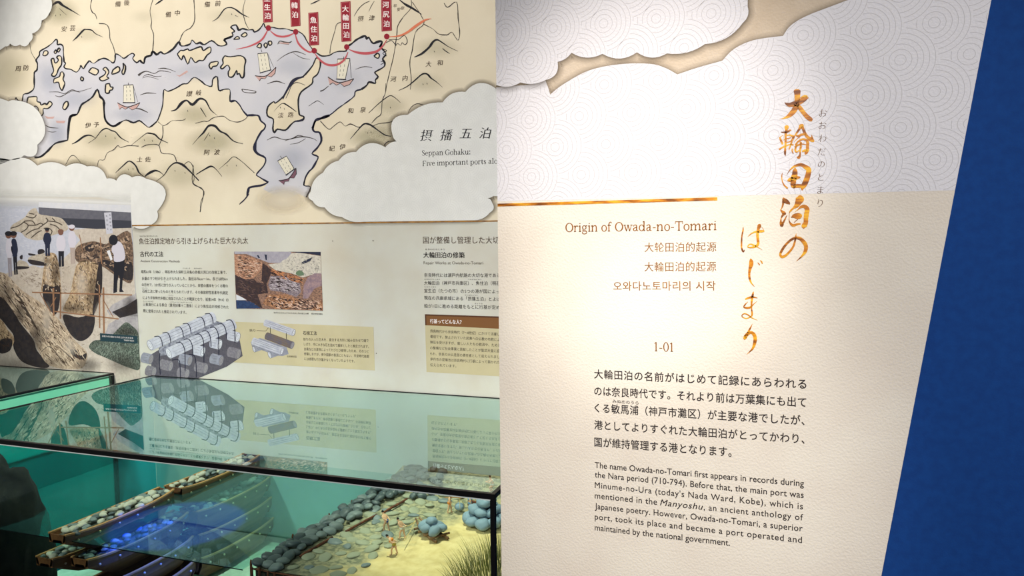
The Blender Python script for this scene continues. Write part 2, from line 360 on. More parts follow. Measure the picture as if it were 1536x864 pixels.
EAST = [(571, 69.5), (573, 73), (579, 81), (574, 88), (577, 94), (576, 100), (567, 105.5), (562, 109), (567, 115), (563, 120), (563, 125), (553.6, 123), (550, 128), (542, 134), (533, 137), (531, 144.5), (519, 154), (507, 162.5), (494, 173), (480, 178), (473, 181), (469, 192), (472, 197.6), (479.5, 199), (482, 211), (475.6, 222), (468, 230.5), (477, 235), (474, 243), (468, 253), (463.5, 257), (458, 266.6), (455.6, 278), (466, 280.6), (459, 296)]
SOUTH = [(402.5, 273.6), (388, 265), (385, 261), (396, 248), (398, 237), (387, 231), (382, 224), (384, 212), (391.6, 198), (396, 194), (398, 187.5), (391, 181), (388, 174), (382, 172.7), (372.5, 173), (370.6, 173), (364, 165.5), (359.7, 158), (352.7, 151), (345, 152), (345, 135), (336, 134), (328, 135), (326, 115.5), (319, 119), (317.5, 129.5), (308, 127), (302, 122), (291, 116), (281.6, 125), (274, 126), (264, 132), (252, 137), (245.6, 135), (244, 157), (239, 174), (234.7, 182.7), (224, 191), (216.7, 186.6), (209, 181), (200, 184), (189, 180), (180, 184), (169.5, 189.5), (158.6, 181), (156, 165), (155.5, 151), (150, 145), (146, 134), (139, 145), (130, 152), (122, 157.5), (115.6, 171.6), (106, 174.7), (103, 189), (101.6, 207.5), (100, 210.6), (83, 215), (72, 226), (61, 235), (51.6, 236)]
f = Flat(YW); f.poly(NORTH + EAST[1:] + [(448, 291), (428, 297), (410, 292), (395, 284)] + SOUTH); f.build('sea_print', sea_m, mural, 2)
for x, y, rx, ry, a in ((432, 240, 34, 26, .6), (75, 115, 22, 30, .6), (300, 108, 60, 18, .4), (198, 172, 36, 14, .6), (120, 150, 36, 16, .4), (440, 100, 40, 20, .4), (520, 120, 30, 24, .4), (85, 200, 18, 26, .7)): f = Flat(YW).wash(x, y, rx, ry, a * .5); f.build('sea_shading', blue_wash, mural, 3)
f = Flat(YW); f.wash(425, 300, 46, 24, .9); f.build('sea_fade', cream_wash, mural, 3.5)
# green washes below the mountains
for x, y, rx, ry, a in ((88, 18, 34, 24, .75), (130, 52, 26, 14, .35), (292, 172, 34, 20, .6), (318, 212, 46, 24, .75), (157, 208, 40, 20, .6), (225, 212, 30, 14, .5), (196, 262, 34, 24, .55), (270, 262, 46, 26, .45), (340, 250, 40, 24, .35), (655, 72, 40, 18, .4), (638, 124, 34, 18, .4), (586, 158, 30, 18, .45), (560, 206, 46, 20, .75), (340, 24, 34, 14, .25), (120, 245, 34, 12, .5), (415, 170, 16, 12, .3), (15, 110, 34, 40, .45), (585, 190, 40, 24, .4), (215, 25, 24, 12, .2)): f = Flat(YW).wash(x, y, rx, ry, a * .5); f.build('mountain_wash', green_wash, mural, 3)
# islands
ISL = [crop(0, 0, 6.4, [(410, 530), (425, 490), (455, 490), (460, 515), (435, 535)]), crop(0, 0, 6.4, [(518, 500), (535, 480), (545, 500), (530, 515)]), crop(0, 0, 6.4, [(548, 485), (565, 462), (578, 475), (562, 500)]),
       crop(0, 0, 6.4, [(490, 570), (515, 560), (525, 600), (545, 600), (560, 575), (545, 550), (565, 535), (590, 550), (590, 620), (560, 665), (545, 710), (520, 735), (495, 720), (515, 680), (500, 620)]),
       crop(0, 0, 6.4, [(520, 755), (570, 735), (580, 700), (600, 690), (615, 720), (605, 760), (622, 800), (605, 850), (595, 868), (575, 840), (560, 790), (515, 795)]),
       crop(0, 0, 6.4, [(780, 735), (800, 750), (795, 775), (775, 765)]), crop(0, 0, 6.4, [(850, 690), (885, 650), (940, 670), (940, 700), (910, 720)]),
       crop(0, 0, 6.4, [(985, 665), (1015, 645), (1045, 690), (1025, 735), (1045, 750), (1010, 770), (975, 775), (955, 750), (1000, 720), (1015, 690)]), crop(0, 0, 6.4, [(1085, 670), (1130, 640), (1150, 660), (1140, 690), (1075, 712)]), crop(0, 0, 6.4, [(1180, 605), (1205, 640), (1195, 700), (1180, 715), (1170, 690), (1185, 650)]),
       crop(0, 120, 6.4, [(1015, 40), (1050, 35), (1060, 65), (1085, 70), (1075, 95), (1055, 100), (1045, 125), (1012, 118)]), crop(0, 120, 6.4, [(600, 270), (615, 225), (645, 205), (655, 240), (625, 285)]),
       crop(0, 120, 6.4, [(270, 165), (350, 160), (355, 205), (385, 215), (395, 240), (430, 225), (450, 235), (475, 205), (500, 225), (490, 250), (455, 275), (415, 275), (415, 320), (395, 345), (370, 320), (365, 270), (335, 250), (320, 285), (275, 270), (260, 210)]),
       crop(180, 0, 6.4, [(550, 520), (580, 485), (610, 485), (650, 470), (670, 485), (735, 460), (780, 450), (800, 485), (840, 460), (870, 455), (870, 500), (835, 530), (800, 580), (760, 580), (720, 600), (680, 550), (650, 615), (610, 530), (590, 575)]),
       crop(180, 0, 6.4, [(1005, 535), (1060, 545), (1160, 535), (1205, 575), (1195, 640), (1190, 730), (1165, 745), (1145, 705), (1125, 715), (1120, 675), (1085, 735), (1045, 735), (1040, 690), (1055, 660), (1030, 625), (985, 660), (965, 645), (990, 610), (985, 570)]),
       crop(180, 0, 6.4, [(870, 600), (940, 590), (930, 630), (890, 640), (875, 665), (855, 630)]), crop(180, 0, 6.4, [(1160, 340), (1200, 312), (1220, 335), (1190, 355)]), crop(180, 0, 6.4, [(1090, 378), (1125, 350), (1148, 372)]), crop(180, 0, 6.4, [(1312, 450), (1335, 420), (1355, 425), (1350, 460)]), crop(180, 0, 6.4, [(1380, 430), (1400, 412), (1415, 430), (1400, 460)]), crop(180, 0, 6.4, [(1420, 400), (1450, 395), (1458, 420), (1435, 435)]),
       crop(520, 0, 6.4, [(262, 540), (295, 512), (315, 530), (300, 560)]),
       crop(360, 100, 6.4, [(770, 0), (745, 70), (700, 110), (690, 165), (590, 240), (560, 320), (565, 430), (575, 465), (612, 480), (600, 515), (530, 525), (490, 555), (435, 610), (360, 600), (330, 632), (315, 590), (320, 505), (262, 470), (268, 385), (325, 335), (340, 350), (420, 280), (490, 150), (540, 110), (605, 95), (690, 0), (715, -50), (735, -85), (770, -60)])]
for p in ISL: Flat(YW).smooth(p, 3).build('island_print', island_m, mural, 3.6)
f = Flat(YW)
for i, p in enumerate(ISL): f.stroke(p + [p[0]], 2.0 if i != 22 else 2.3, 3, .35)
for p, w_ in ((NORTH[1:36], 1.4), (NORTH[35:54], 1.3), (NORTH[53:84], 1.7), (NORTH[83:104], 1.2), (NORTH[103:126], 1.9), (NORTH[125:], 1.3), (EAST[:14], 1.5), (SOUTH[36:46], 1.5), (SOUTH[45:], 1.7), (SOUTH[18:38], 1.2)): f.stroke(p, w_ * 1.5, 3, .5)
for p in ((NORTH[50:56]), (NORTH[70:76]), SOUTH[42:48], SOUTH[52:56]): f.stroke(p, 3.0, 3, .4)
f.stroke([(579, 64), (585.6, 61), (589, 62), (594, 68), (596, 65), (601, 68), (603, 64), (607, 67), (610.6, 64), (610, 58), (606, 53), (598, 59), (589, 59), (583, 60)], 1, 3, .4)
f.stroke([(573, 73), (580, 76), (574, 80), (580, 84)], 1.1, 3); f.stroke([(571, 92), (577, 93), (571, 97)], .9); f.stroke([(573, 64), (569, 71)], 2.4)
f.build('coastline', ink, mural, 4)
f = Flat(YW)
f.stroke([(p[0], p[1], 1.6 + 1.6 * (k > 5)) for k, p in enumerate(EAST[13:22])], 2, 3, .4); f.stroke(EAST[20:33], 2.5, 3, .5); f.stroke(EAST[31:], 1.7, 3, .4)
f.stroke([(p[0], p[1], w_) for p, w_ in zip(SOUTH[:20], (2.5, 1.7, 1.8, 2, 2.6, 4.2, 4.4, 3, 2.6, 2.3, 2.4, 2.8, 3, 3, 3, 2.8, 1.8, 1.6, 2.2, 2.4))], 2, 3, .3)
f.stroke([(402.5, 273.6, 1.4), (392, 278, 3), (375, 281, 3), (372, 287, 4), (370.5, 294, 2)]); f.stroke([(366, 301, .6), (359, 306.5, 1.2)]); f.stroke([(360, 305, 1), (367, 299, 1.6), (373, 291, 2)])
f.stroke([(480, 178, 2), (487, 175.5, 4.5), (494, 173, 3)]); f.stroke([(456, 115.5, 1), (446, 118, 3.2), (438, 124, 4), (431, 135, 2.6), (424, 149, 1.4)]); f.stroke([(442, 182, 2), (450, 181, 3), (455, 178, 1.6)])
f.stroke([(534, 228.5, 1), (540, 225, 3), (545, 220.5, 1.5)])
f.build('heavy_coastline', navy_ink, mural, 4.4)
# province borders
f = Flat(YW)
for p in (crop(0, 0, 6.4, [(885, -20), (868, 60), (885, 115), (915, 140), (930, 185)]), crop(0, 0, 6.4, [(950, 225), (1020, 235), (1050, 290), (1055, 370), (1085, 440), (1105, 515)]), crop(0, 0, 6.4, [(1470, -10), (1440, 100), (1455, 200), (1450, 260), (1475, 340), (1465, 490)]), crop(0, 0, 6.4, [(285, 410), (300, 500), (340, 570)]),
          crop(180, 0, 6.4, [(708, -10), (715, 100), (715, 200), (680, 265), (635, 290), (600, 325), (570, 400)]), crop(180, 0, 6.4, [(1205, -10), (1180, 100), (1205, 220), (1245, 290)]), crop(0, 120, 6.4, [(935, 825), (950, 770), (1000, 765), (1030, 700), (1090, 670), (1130, 630), (1160, 648), (1230, 630), (1330, 635)]), crop(180, 110, 6.4, [(205, 710), (270, 685), (370, 690), (400, 765), (510, 780), (545, 850), (560, 870)]),
          crop(180, 110, 6.4, [(365, 465), (410, 500), (450, 490), (500, 455), (600, 450), (630, 435)]), crop(180, 110, 6.4, [(725, 480), (800, 460), (845, 460), (900, 425), (990, 412), (1050, 450), (1130, 468), (1200, 440), (1225, 408)]), crop(180, 110, 6.4, [(410, 505), (410, 600), (375, 690)]),
          [(290, 248), (289, 275), (305, 285), (301, 312), (300, 318)], crop(340, 0, 6.4, [(990, 515), (1000, 430), (1040, 290), (1055, 235), (1095, 213)]), crop(520, 0, 6.4, [(620, 0), (615, 80), (545, 160), (490, 250), (480, 340), (450, 540), (410, 700), (375, 860)]), crop(520, 0, 6.4, [(630, 20), (715, 150), (740, 230), (660, 310), (630, 480), (605, 600), (620, 760), (610, 860)]), crop(520, 0, 6.4, [(740, 232), (830, 280), (880, 325), (960, 335), (1010, 310), (1045, 360), (1070, 385), (1085, 320), (1070, 180), (1055, 20), (970, 70), (935, 30)]),
          crop(360, 100, 6.4, [(770, 520), (850, 600), (900, 570), (960, 530), (1010, 570), (1060, 550), (1130, 580), (1160, 575)]), crop(360, 100, 6.4, [(1400, 160), (1395, 250), (1365, 330), (1355, 450), (1310, 490), (1260, 545)]), crop(360, 100, 6.4, [(1265, 580), (1320, 550), (1450, 530), (1530, 485)])):
    Flat(YW).stroke(p, 1.05, 4, .5).build('province_border', thin_ink, mural, 4)
# mountains
f = Flat(YW)
MT = [crop(0, 0, 6.4, [(475, 150, 5), (485, 80, 10), (515, 40, 18), (560, 20, 22), (600, 50, 22), (660, 85, 14), (720, 120, 8), (770, 150, 2)]), crop(0, 0, 6.4, [(570, 80, 3), (600, 110, 4), (640, 145, 2)]), crop(0, 0, 6.4, [(695, 395, 4), (740, 355, 14), (800, 290, 14), (830, 283, 10), (880, 290, 10), (920, 325, 8), (990, 357, 2)]), crop(0, 0, 6.4, [(395, 230, 4), (398, 205, 18), (410, 190, 4)]),
      crop(0, 0, 6.4, [(1490, 45, 4), (1540, 10, 14), (1570, -10, 8)]), crop(180, 0, 6.4, [(885, 205, 3), (940, 170, 9), (1000, 90, 9), (1050, 72, 8), (1100, 85, 12), (1170, 135, 14), (1240, 168, 3)]), crop(180, 0, 6.4, [(1105, 148, 8), (1135, 162, 3)]),
      crop(0, 120, 6.4, [(690, 615, 5), (740, 590, 14), (800, 545, 20), (850, 530, 12), (890, 540, 7), (915, 560, 3)]), crop(0, 120, 6.4, [(845, 607, 2), (915, 560, 5), (970, 490, 9), (1020, 465, 12), (1070, 485, 16), (1110, 500, 12), (1160, 555, 10), (1235, 597, 6)]), crop(0, 120, 6.4, [(1255, 630, 2), (1330, 570, 4), (1400, 515, 6), (1440, 510, 12), (1490, 525, 16)]), crop(180, 110, 6.4, [(265, 575, 8), (330, 585, 16), (380, 630, 10), (460, 668, 6)]),
      crop(180, 110, 6.4, [(490, 362, 5), (540, 345, 18), (590, 285, 22), (640, 260, 20), (695, 300, 26), (760, 245, 24), (820, 262, 14), (870, 350, 8), (935, 405, 3)]), crop(180, 110, 6.4, [(772, 330, 10), (800, 375, 9), (828, 420, 3)]), crop(180, 110, 6.4, [(695, 685, 2), (760, 610, 8), (800, 570, 16), (850, 505, 20), (910, 505, 22), (960, 555, 16), (1020, 585, 16), (1090, 650, 10), (1180, 677, 5)]), crop(180, 110, 6.4, [(855, 565, 2), (830, 610, 5), (805, 645, 2)]),
      crop(0, 200, 3.84, [(665, 228, 3), (710, 185, 6), (745, 160, 8), (780, 185, 8), (800, 225, 8), (830, 250, 4)]), crop(0, 200, 3.84, [(830, 255, 3), (850, 235, 10), (890, 215, 12), (920, 222, 6), (945, 243, 3)]), crop(0, 200, 3.84, [(900, 275, 1.5), (945, 240, 4), (975, 195, 6), (1010, 170, 10), (1050, 180, 12), (1090, 215, 8), (1145, 272, 5)]), crop(0, 200, 3.84, [(1050, 190, 2), (1085, 163, 4), (1110, 190, 4), (1118, 260, 3), (1115, 290, 4), (1175, 335, 4), (1155, 400, 3), (1155, 450, 1)]), crop(0, 200, 3.84, [(1130, 237, 4), (1170, 212, 8), (1215, 190, 9), (1245, 208, 4), (1278, 248, 2)]), crop(0, 200, 3.84, [(1260, 207, 1.5), (1310, 165, 3), (1345, 135, 4), (1390, 160, 4), (1465, 228, 4)]), crop(0, 200, 3.84, [(378, 180, 3), (400, 140, 3), (415, 128, 4), (432, 132, 4), (465, 168, 2)]),
      crop(520, 0, 6.4, [(500, -8, 8), (560, 40, 18), (640, 85, 20), (718, 138, 6)]), crop(520, 0, 6.4, [(650, 548, 8), (720, 515, 18), (790, 455, 20), (830, 400, 20), (870, 382, 14), (920, 410, 10), (980, 450, 8), (1068, 492, 4)]), crop(520, 0, 6.4, [(920, 465, 8), (950, 490, 9), (990, 515, 4)]), crop(520, 0, 6.4, [(500, 868, 4), (580, 830, 8), (650, 775, 10), (720, 715, 14), (770, 710, 16), (810, 750, 14), (860, 785, 8), (920, 838, 3)]), crop(520, 0, 6.4, [(70, 155, 2), (110, 90, 5), (160, 40, 5), (220, 10, 4)]), crop(520, 0, 6.4, [(212, 108, 2), (240, 50, 4), (265, 10, 2)]), crop(340, 0, 6.4, [(805, 40, 4), (850, 20, 12), (900, -5, 8)]),
      crop(360, 100, 6.4, [(1235, 445, 4), (1330, 355, 7), (1400, 300, 8), (1445, 278, 8), (1490, 300, 6), (1540, 345, 3)]), crop(360, 100, 6.4, [(1058, 695, 3), (1130, 610, 8), (1190, 550, 14), (1250, 558, 18), (1310, 600, 12), (1390, 655, 9), (1450, 668, 6)]), crop(360, 100, 6.4, [(440, 305, 5), (470, 240, 6), (500, 175, 6), (550, 152, 7), (625, 178, 4)]), crop(360, 100, 6.4, [(325, 430, 2), (365, 385, 4), (410, 352, 8), (460, 375, 12), (540, 432, 6)]), crop(360, 100, 6.4, [(1380, 760, 5), (1420, 720, 8), (1510, 715, 4)]), crop(360, 100, 6.4, [(660, 378, 4), (700, 350, 4), (740, 328, 5), (770, 340, 4), (805, 365, 3)]), crop(370, 0, 3.84, [(930, 650, 4), (950, 615, 6), (985, 597, 8), (1030, 610, 4)])]
sc_ = [6.4] * 15 + [3.84] * 7 + [6.4] * 14 + [3.84]
for p, s_ in zip(MT, sc_): Flat(YW).stroke([(a, b, c / s_) for a, b, c in p], 1, 4, .25).build('mountain_drawing', ink, mural, 4.8)
for x, y in ((83, 22), (90, 21), (122, 54), (158, 203), (172, 206), (216, 209), (228, 210), (281, 165), (314, 202), (321, 206), (192, 253), (199, 252), (262, 255), (277, 258), (340, 247), (354, 247), (651, 76), (634, 125), (640, 124), (585, 160), (551, 198), (556, 197), (347, 20), (420, 160), (426, 162)): f.stroke([(x, y, .3), (x + .6, y + 1.5, .9), (x + 1, y + 2.6, .3)], 1)
f.build('mountain_speckle', ink, mural, 4.8)
# sea ripples
f = Flat(YW)
RP = [crop(180, 0, 6.4, [(175, 725, 14), (215, 695, 8), (260, 685, 5), (330, 705, 4), (380, 680, 5), (440, 685, 4), (490, 695, 2)]), crop(180, 0, 6.4, [(220, 735, 2), (270, 715, 5), (340, 735, 4), (400, 730, 2)]), crop(180, 0, 6.4, [(365, 660, 3), (420, 655, 6), (480, 668, 4), (535, 690, 2)]), crop(180, 0, 6.4, [(215, 750, 2), (270, 735, 4), (370, 762, 2)]),
      crop(0, 120, 6.4, [(470, 115, 2), (560, 115, 4), (620, 130, 4), (690, 95, 5), (760, 110, 4), (880, 75, 2)]), crop(0, 120, 6.4, [(530, 150, 3), (580, 160, 5), (650, 125, 4), (700, 105, 3), (770, 120, 2)]), crop(0, 120, 6.4, [(1345, 145, 2), (1410, 125, 7), (1500, 130, 2)]), crop(0, 120, 6.4, [(430, 430, 2), (480, 455, 6), (560, 462, 2)]), crop(0, 120, 6.4, [(450, 490, 2), (500, 500, 4), (540, 495, 2)]), crop(360, 100, 6.4, [(260, 165, 2), (350, 140, 8), (430, 165, 2)]), crop(360, 100, 6.4, [(260, 705, 2), (330, 675, 6), (420, 700, 4), (500, 690, 5), (560, 660, 5), (620, 672, 2)]), crop(360, 100, 6.4, [(430, 712, 3), (500, 690, 5), (600, 672, 7), (700, 690, 4), (740, 715, 2)]), crop(360, 100, 6.4, [(480, 745, 2), (560, 730, 4), (630, 690, 3)]),
      crop(340, 0, 6.4, [(480, 590, 2), (560, 530, 4), (660, 495, 6), (760, 525, 3)]), crop(340, 0, 6.4, [(640, 510, 2), (720, 555, 4), (800, 570, 2)]), crop(520, 0, 6.4, [(85, 665, 3), (170, 640, 5), (245, 650, 3)]), crop(180, 110, 6.4, [(1170, 150, 8), (1190, 180, 4), (1290, 188, 6), (1295, 170, 4), (1175, 152, 4)]), crop(340, 0, 6.4, [(490, 425, 4), (510, 395, 6), (560, 405, 8), (600, 410, 8), (625, 395, 4)]), crop(340, 0, 6.4, [(500, 415, 3), (560, 420, 6), (600, 425, 4)]), crop(0, 120, 6.4, [(1310, 275, 4), (1350, 280, 8), (1420, 312, 3)]), crop(360, 100, 6.4, [(770, 235, 8), (800, 225, 6), (850, 185, 4)])]
for p in RP: Flat(YW).stroke([(a, b, max(c / 4, .5)) for a, b, c in p], 1, 4).build('ripple_drawing', thin_ink, mural, 4.2)
# ships: every printed ship has hull, sail and rigging
def ship(cx, cy, s, tilt, sail, hull, plum=False, mirror=1):
    ca, sa = math.cos(R(tilt)), math.sin(R(tilt))
    tr = lambda pts: [(cx + (p[0] * mirror * ca - p[1] * sa) * s, cy + (p[0] * mirror * sa + p[1] * ca) * s) + tuple(q * s for q in p[2:]) for p in pts]
    f = Flat(YW); f.poly(tr(hull)); root = f.build('ship_print', hull_plum if plum else hull_pink, mural, 5)
    g = Flat(YW); g.poly(tr(sail)); g.build('sail', sail_m, root, 5)
    g = Flat(YW)
    a, b, c, d = sail
    for k in (.3, .65):
        for q in (.05, .3, .55, .78):
            u = [(a[0] + (b[0] - a[0]) * k + (d[0] - a[0]) * t + ((c[0] - b[0]) - (d[0] - a[0])) * t * k, a[1] + (b[1] - a[1]) * k + (d[1] - a[1]) * t) for t in (q, q + .13)]
            g.stroke(tr([(u[0][0], u[0][1], .5), (u[1][0], u[1][1], .5)]), smooth=False)
    g.stroke(tr([a + (1.3,), b + (1.1,)]), smooth=False); g.stroke(tr([b + (.6,), c + (.8,)]), smooth=False); g.stroke(tr([a + (.5,), d + (.5,)]), smooth=False); g.stroke(tr([((a[0] + b[0]) / 2, a[1] - 4, .8), ((a[0] + b[0]) / 2, a[1], .8)]), smooth=False)
    g.stroke(tr([b + (.5,), (hull[2][0] * .8, hull[2][1] - 1, .5)]), smooth=False)
    n = len(hull)
    g.stroke(tr([(p[0], p[1], 1.2) for p in hull[:3]]), n=4); g.stroke(tr([(p[0], p[1], .8) for p in hull[2:]]), smooth=False)
    g.stroke(tr([(d[0] - 1, d[1] + 1, 1.4), (c[0] + 1, c[1] + 1, 1.4)]), smooth=False)
    g.build('rigging', ink, root, 5.4)
HUL = [(-17, -2), (-2, 4.5), (17, -2), (12, 6), (5, 9), (0, 5), (-5, 8), (-10, 5), (-14, 8)]
ship(193, 156, 1, 0, [(-7.5, -28), (6.5, -29), (9, -3), (-8, -3)], HUL)
ship(399, 109, 1, -22, [(-1, -31), (13, -27), (8, -2), (-8, -4)], HUL)
ship(511, 119, 1.15, 4, [(-6, -26), (10, -28), (6, -1), (-5, -1)], HUL)
ship(432, 263, .95, -36, [(0, -28), (16, -26), (14, -3), (-2, -3)], HUL, True)
f = Flat(YW)
for p in (crop(0, 120, 6.4, [(430, 345), (470, 355), (525, 350), (510, 372), (450, 370)]), crop(0, 120, 6.4, [(535, 392), (630, 390), (615, 415), (545, 412)]), crop(180, 0, 6.4, [(535, 715), (570, 725), (640, 675), (655, 690), (600, 722), (570, 738)]), crop(340, 0, 6.4, [(505, 405), (600, 412), (600, 424), (510, 418)])): Flat(YW).poly(p).build('rowing_boat_print', hull_pink, mural, 5)
# wave discs (overlapping rings) used on the clouds
def inside(p, poly):
    x, y = p; c = False; j = len(poly) - 1
    for i in range(len(poly)):
        xi, yi = poly[i][0], poly[i][1]; xj, yj = poly[j][0], poly[j][1]
        if (yi > y) != (yj > y) and x < (xj - xi) * (y - yi) / (yj - yi) + xi: c = not c
        j = i
    return c
def wave_discs(Y, outline, d1, d2, d3, rings, lw, seg=48):
    """a close lattice of concentric circles in the plane of the sheet, each disc lying over its right-hand neighbours; d1, d2, d3: three neighbouring centres"""
    f = Flat(Y, True); tp = lambda p: Vector((onY(p[0], p[1], Y).x, -onY(p[0], p[1], Y).z))
    poly = [tp(p) for p in outline]; a, b, c = tp(d1), tp(d2), tp(d3); ax, ay = b - a, c - a; rad = ax.length * .52
    xs = [p.x for p in poly]; ys = [p.y for p in poly]; cs = []
    for i in range(-60, 61):
        for j in range(-60, 61):
            q = a + ax * i + ay * j
            if min(xs) - rad < q.x < max(xs) + rad and min(ys) - rad < q.y < max(ys) + rad: cs.append(q)
    for o in cs:
        over = [q for q in cs if q.x < o.x - 1e-6 and (q - o).length < 2 * rad]
        for k in range(rings):
            r = rad * (k + 1) / rings; n = max(16, int(seg * (k + 1) / rings)); prev = None
            for i in range(n + 1):
                t = 6.2832 * i / n; p = (o.x + r * math.cos(t), o.y + r * math.sin(t))
                ok = all((p[0] - q.x) ** 2 + (p[1] - q.y) ** 2 > (rad * .998) ** 2 for q in over) and inside(p, poly)
                if ok and prev: f.stroke([prev + (lw,), p + (lw,)], smooth=False)
                prev = p if ok else None
    return f
def cloud(outline, edge, pat=None, halo=7, name='cloud'):
    f = Flat(YW); f.halo(edge, halo, .55); f.build('cloud_edge_print', dark_wash, mural, 5.6)
    f = Flat(YW); f.poly(outline); c = f.build(name, cloud_m, mural, 6)
    if pat:
        wave_discs(YW, outline, *pat).build('wave_pattern', wave_m, c, 6.4)
e1 = scallop([(75, -6), (72.5, 22, .12), (62.5, 30.5, .18), (48, 50.5, .2), (44.5, 63, .3), (30, 66.8, .2), (15, 65.2, .2), (8, 69.5, .15), (-60, 78, 0)], .15)[:60]
L1 = [(-240, -260), (80, -260)] + e1 + [(-240, 90)]
e2 = scallop([(-70, 150, .1), (13, 152, .1), (23, 150.5, .18), (67, 187, .16), (56, 217, .4), (36, 233, .1), (16, 240, .1), (-80, 246, 0)], .2)
e2 = [p for p in e2 if p[0] > -70][:60]
L2 = e2 + [(-240, 246), (-240, 146)]
e3 = scallop([(-80, 240, .06), (16, 240, .18), (56, 248.5, .14), (99, 249.8, .15), (130.5, 249.6, .22), (160, 268, .12), (174.5, 271, .3), (198, 266, .14), (219, 268, .42), (235.7, 317, .22), (228, 336.3, .2), (197, 338, 0)], .2)
L3 = e3 + [(196, 305), (150, 296), (-240, 292)]
cloud(L1, e1[::-1]); cloud(L2, e2); 
er = scallop([(960, 122, .0), (744, 133, .24), (698, 138, .16), (664, 153.6, .1), (612, 172, .34), (589, 203, .1), (595, 212, .12), (578, 221, .22), (534, 228, .14), (508, 241, .12), (484.6, 259, .14), (466, 287.6, .35), (468.6, 301, .16), (487, 311, .12), (513, 325.5, .1), (545, 332.6, 0), (711, 330.4, .12), (734.6, 319, .28), (738, 304, .2), (729, 297, .1), (740, 294, 0), (960, 300, 0)], -.2)
def flip(c): return [(a, b, -h) for a, b, h in c]
er = scallop(flip([(960, 122, .0), (744, 133, .24), (698, 138, .16), (664, 153.6, .1), (612, 172, .34), (589, 203, .1), (595, 212, .12), (578, 221, .22), (534, 228, .14), (508, 241, .12), (484.6, 259, .14), (466, 287.6, .35), (468.6, 301, .16), (487, 311, .12), (513, 325.5, .1), (545, 332.6, 0), (711, 330.4, .12), (734.6, 319, .28), (738, 304, .2), (729, 297, .1), (740, 294, 0), (960, 300, 0)]))
cloud(er, er, ((560, 290), (588, 288.5), (574, 305), 5, .0005, 30))
# gold rule
f = Flat(YW); f.stroke([(197, gy(197), 2.0), (480, gy(480), 2.0), (960, gy(960), 2.0)], smooth=False); f.build('gold_rule', gold_line, mural, 7)
# province names, brush lettering
names = (('安', 96, 43.5), ('芸', 109, 42), ('備', 177, 6), ('後', 190, 4), ('備', 252.6, 21.6), ('中', 266, 19.5), ('備', 311, 6.5), ('前', 327, 5), ('周', 27, 103), ('防', 39, 101.6), ('伊', 132, 188), ('予', 144.5, 187), ('讃', 284, 140.6), ('岐', 298, 139), ('阿', 310.3, 228.6), ('波', 325.5, 228), ('土', 209, 239), ('佐', 222, 239), ('淡', 421, 173), ('路', 436, 172), ('摂', 541, 28), ('津', 557.5, 27), ('河', 590, 118.5), ('内', 607.5, 117), ('大', 642.7, 96), ('和', 660, 94), ('和', 526, 166), ('泉', 544, 164.6), ('紀', 497.6, 222.5), ('伊', 513.7, 220))
for a_, b_ in zip(names[::2], names[1::2]):
    acc = ([], [])
    for ch, x, y in (a_, b_): char(ch, YW, x, y, 9, acc, 5, .012, 0, .15)
    mesh_text(*acc, 'province_name', text_brown, mural)
acc = ([], [])
for ch, x, y in (('平', 592.5, 9), ('安', 598, 14), ('京', 604, 12)): char(ch, YW, x, y, 6, acc, 5, 0, 0, .15)
mesh_text(*acc, 'province_name', text_brown, mural)
acc = ([], [])
for ch, x, y in (('摂', 640, 203), ('播', 669.5, 202.4), ('五', 698.6, 200.4), ('泊', 728, 199.6)): char(ch, YW, x, y, 18.5, acc, 7, .012, -.012, .22)
mesh_text(*acc, 'map_title', ink, mural)
serif('Seppan Gohaku:', YW, (632.5, 233.6), (706, 231.4), 11.6, 'map_subtitle', text_dark, mural, 7)
serif('Five important ports along', YW, (633.5, 249), (759, 245), 11.6, 'map_subtitle', text_dark, mural, 7)
# port tags, dots and the route
for quad, chars in (([(393.2, -22), (407.8, -22), (408.8, 33), (395, 34)], [('室', 400.6, -2.5), ('生', 401, 10.6), ('泊', 401.2, 23.6)]), ([(434.2, -22), (449.2, -22), (450.6, 38.8), (436.2, 40)], [('韓', 441.8, 8), ('泊', 442.4, 22)]), ([(462.4, 19.2), (477.2, 18), (478.4, 67.2), (463.8, 68.6)], [('魚', 470, 30), ('住', 470.6, 43.8), ('泊', 471.1, 57.5)]), ([(510.7, 2.9), (525.6, 1.7), (526.8, 61.7), (512.2, 62.8)], [('大', 518, 13.3), ('輪', 518.6, 26), ('田', 519, 39), ('泊', 519.5, 52)]), ([(571.4, -6), (586.8, -6), (587.7, 45.8), (572.4, 47.2)], [('河', 578.6, 7), ('尻', 579.2, 21.6), ('泊', 579.7, 35.6)])):
    f = Flat(YW); f.poly(quad); t = f.build('port_tag', red_m, mural, 7)
    f = Flat(YW); q = quad; cx = sum(p[0] for p in q) / 4; cy = sum(p[1] for p in q) / 4
    ins = [(p[0] + (1.3 if p[0] < cx else -1.3), p[1] + (1.3 if p[1] < cy else -1.3), .5) for p in q]
    f.stroke(ins + [ins[0]], smooth=False); f.build('tag_border', tag_edge, t, 7.4)
    acc = ([], [])
    for ch, x, y in chars: char(ch, YW, x, y, 10.2, acc, 7.4, .02, .012)
    mesh_text(*acc, 'tag_lettering', white_ink, t)
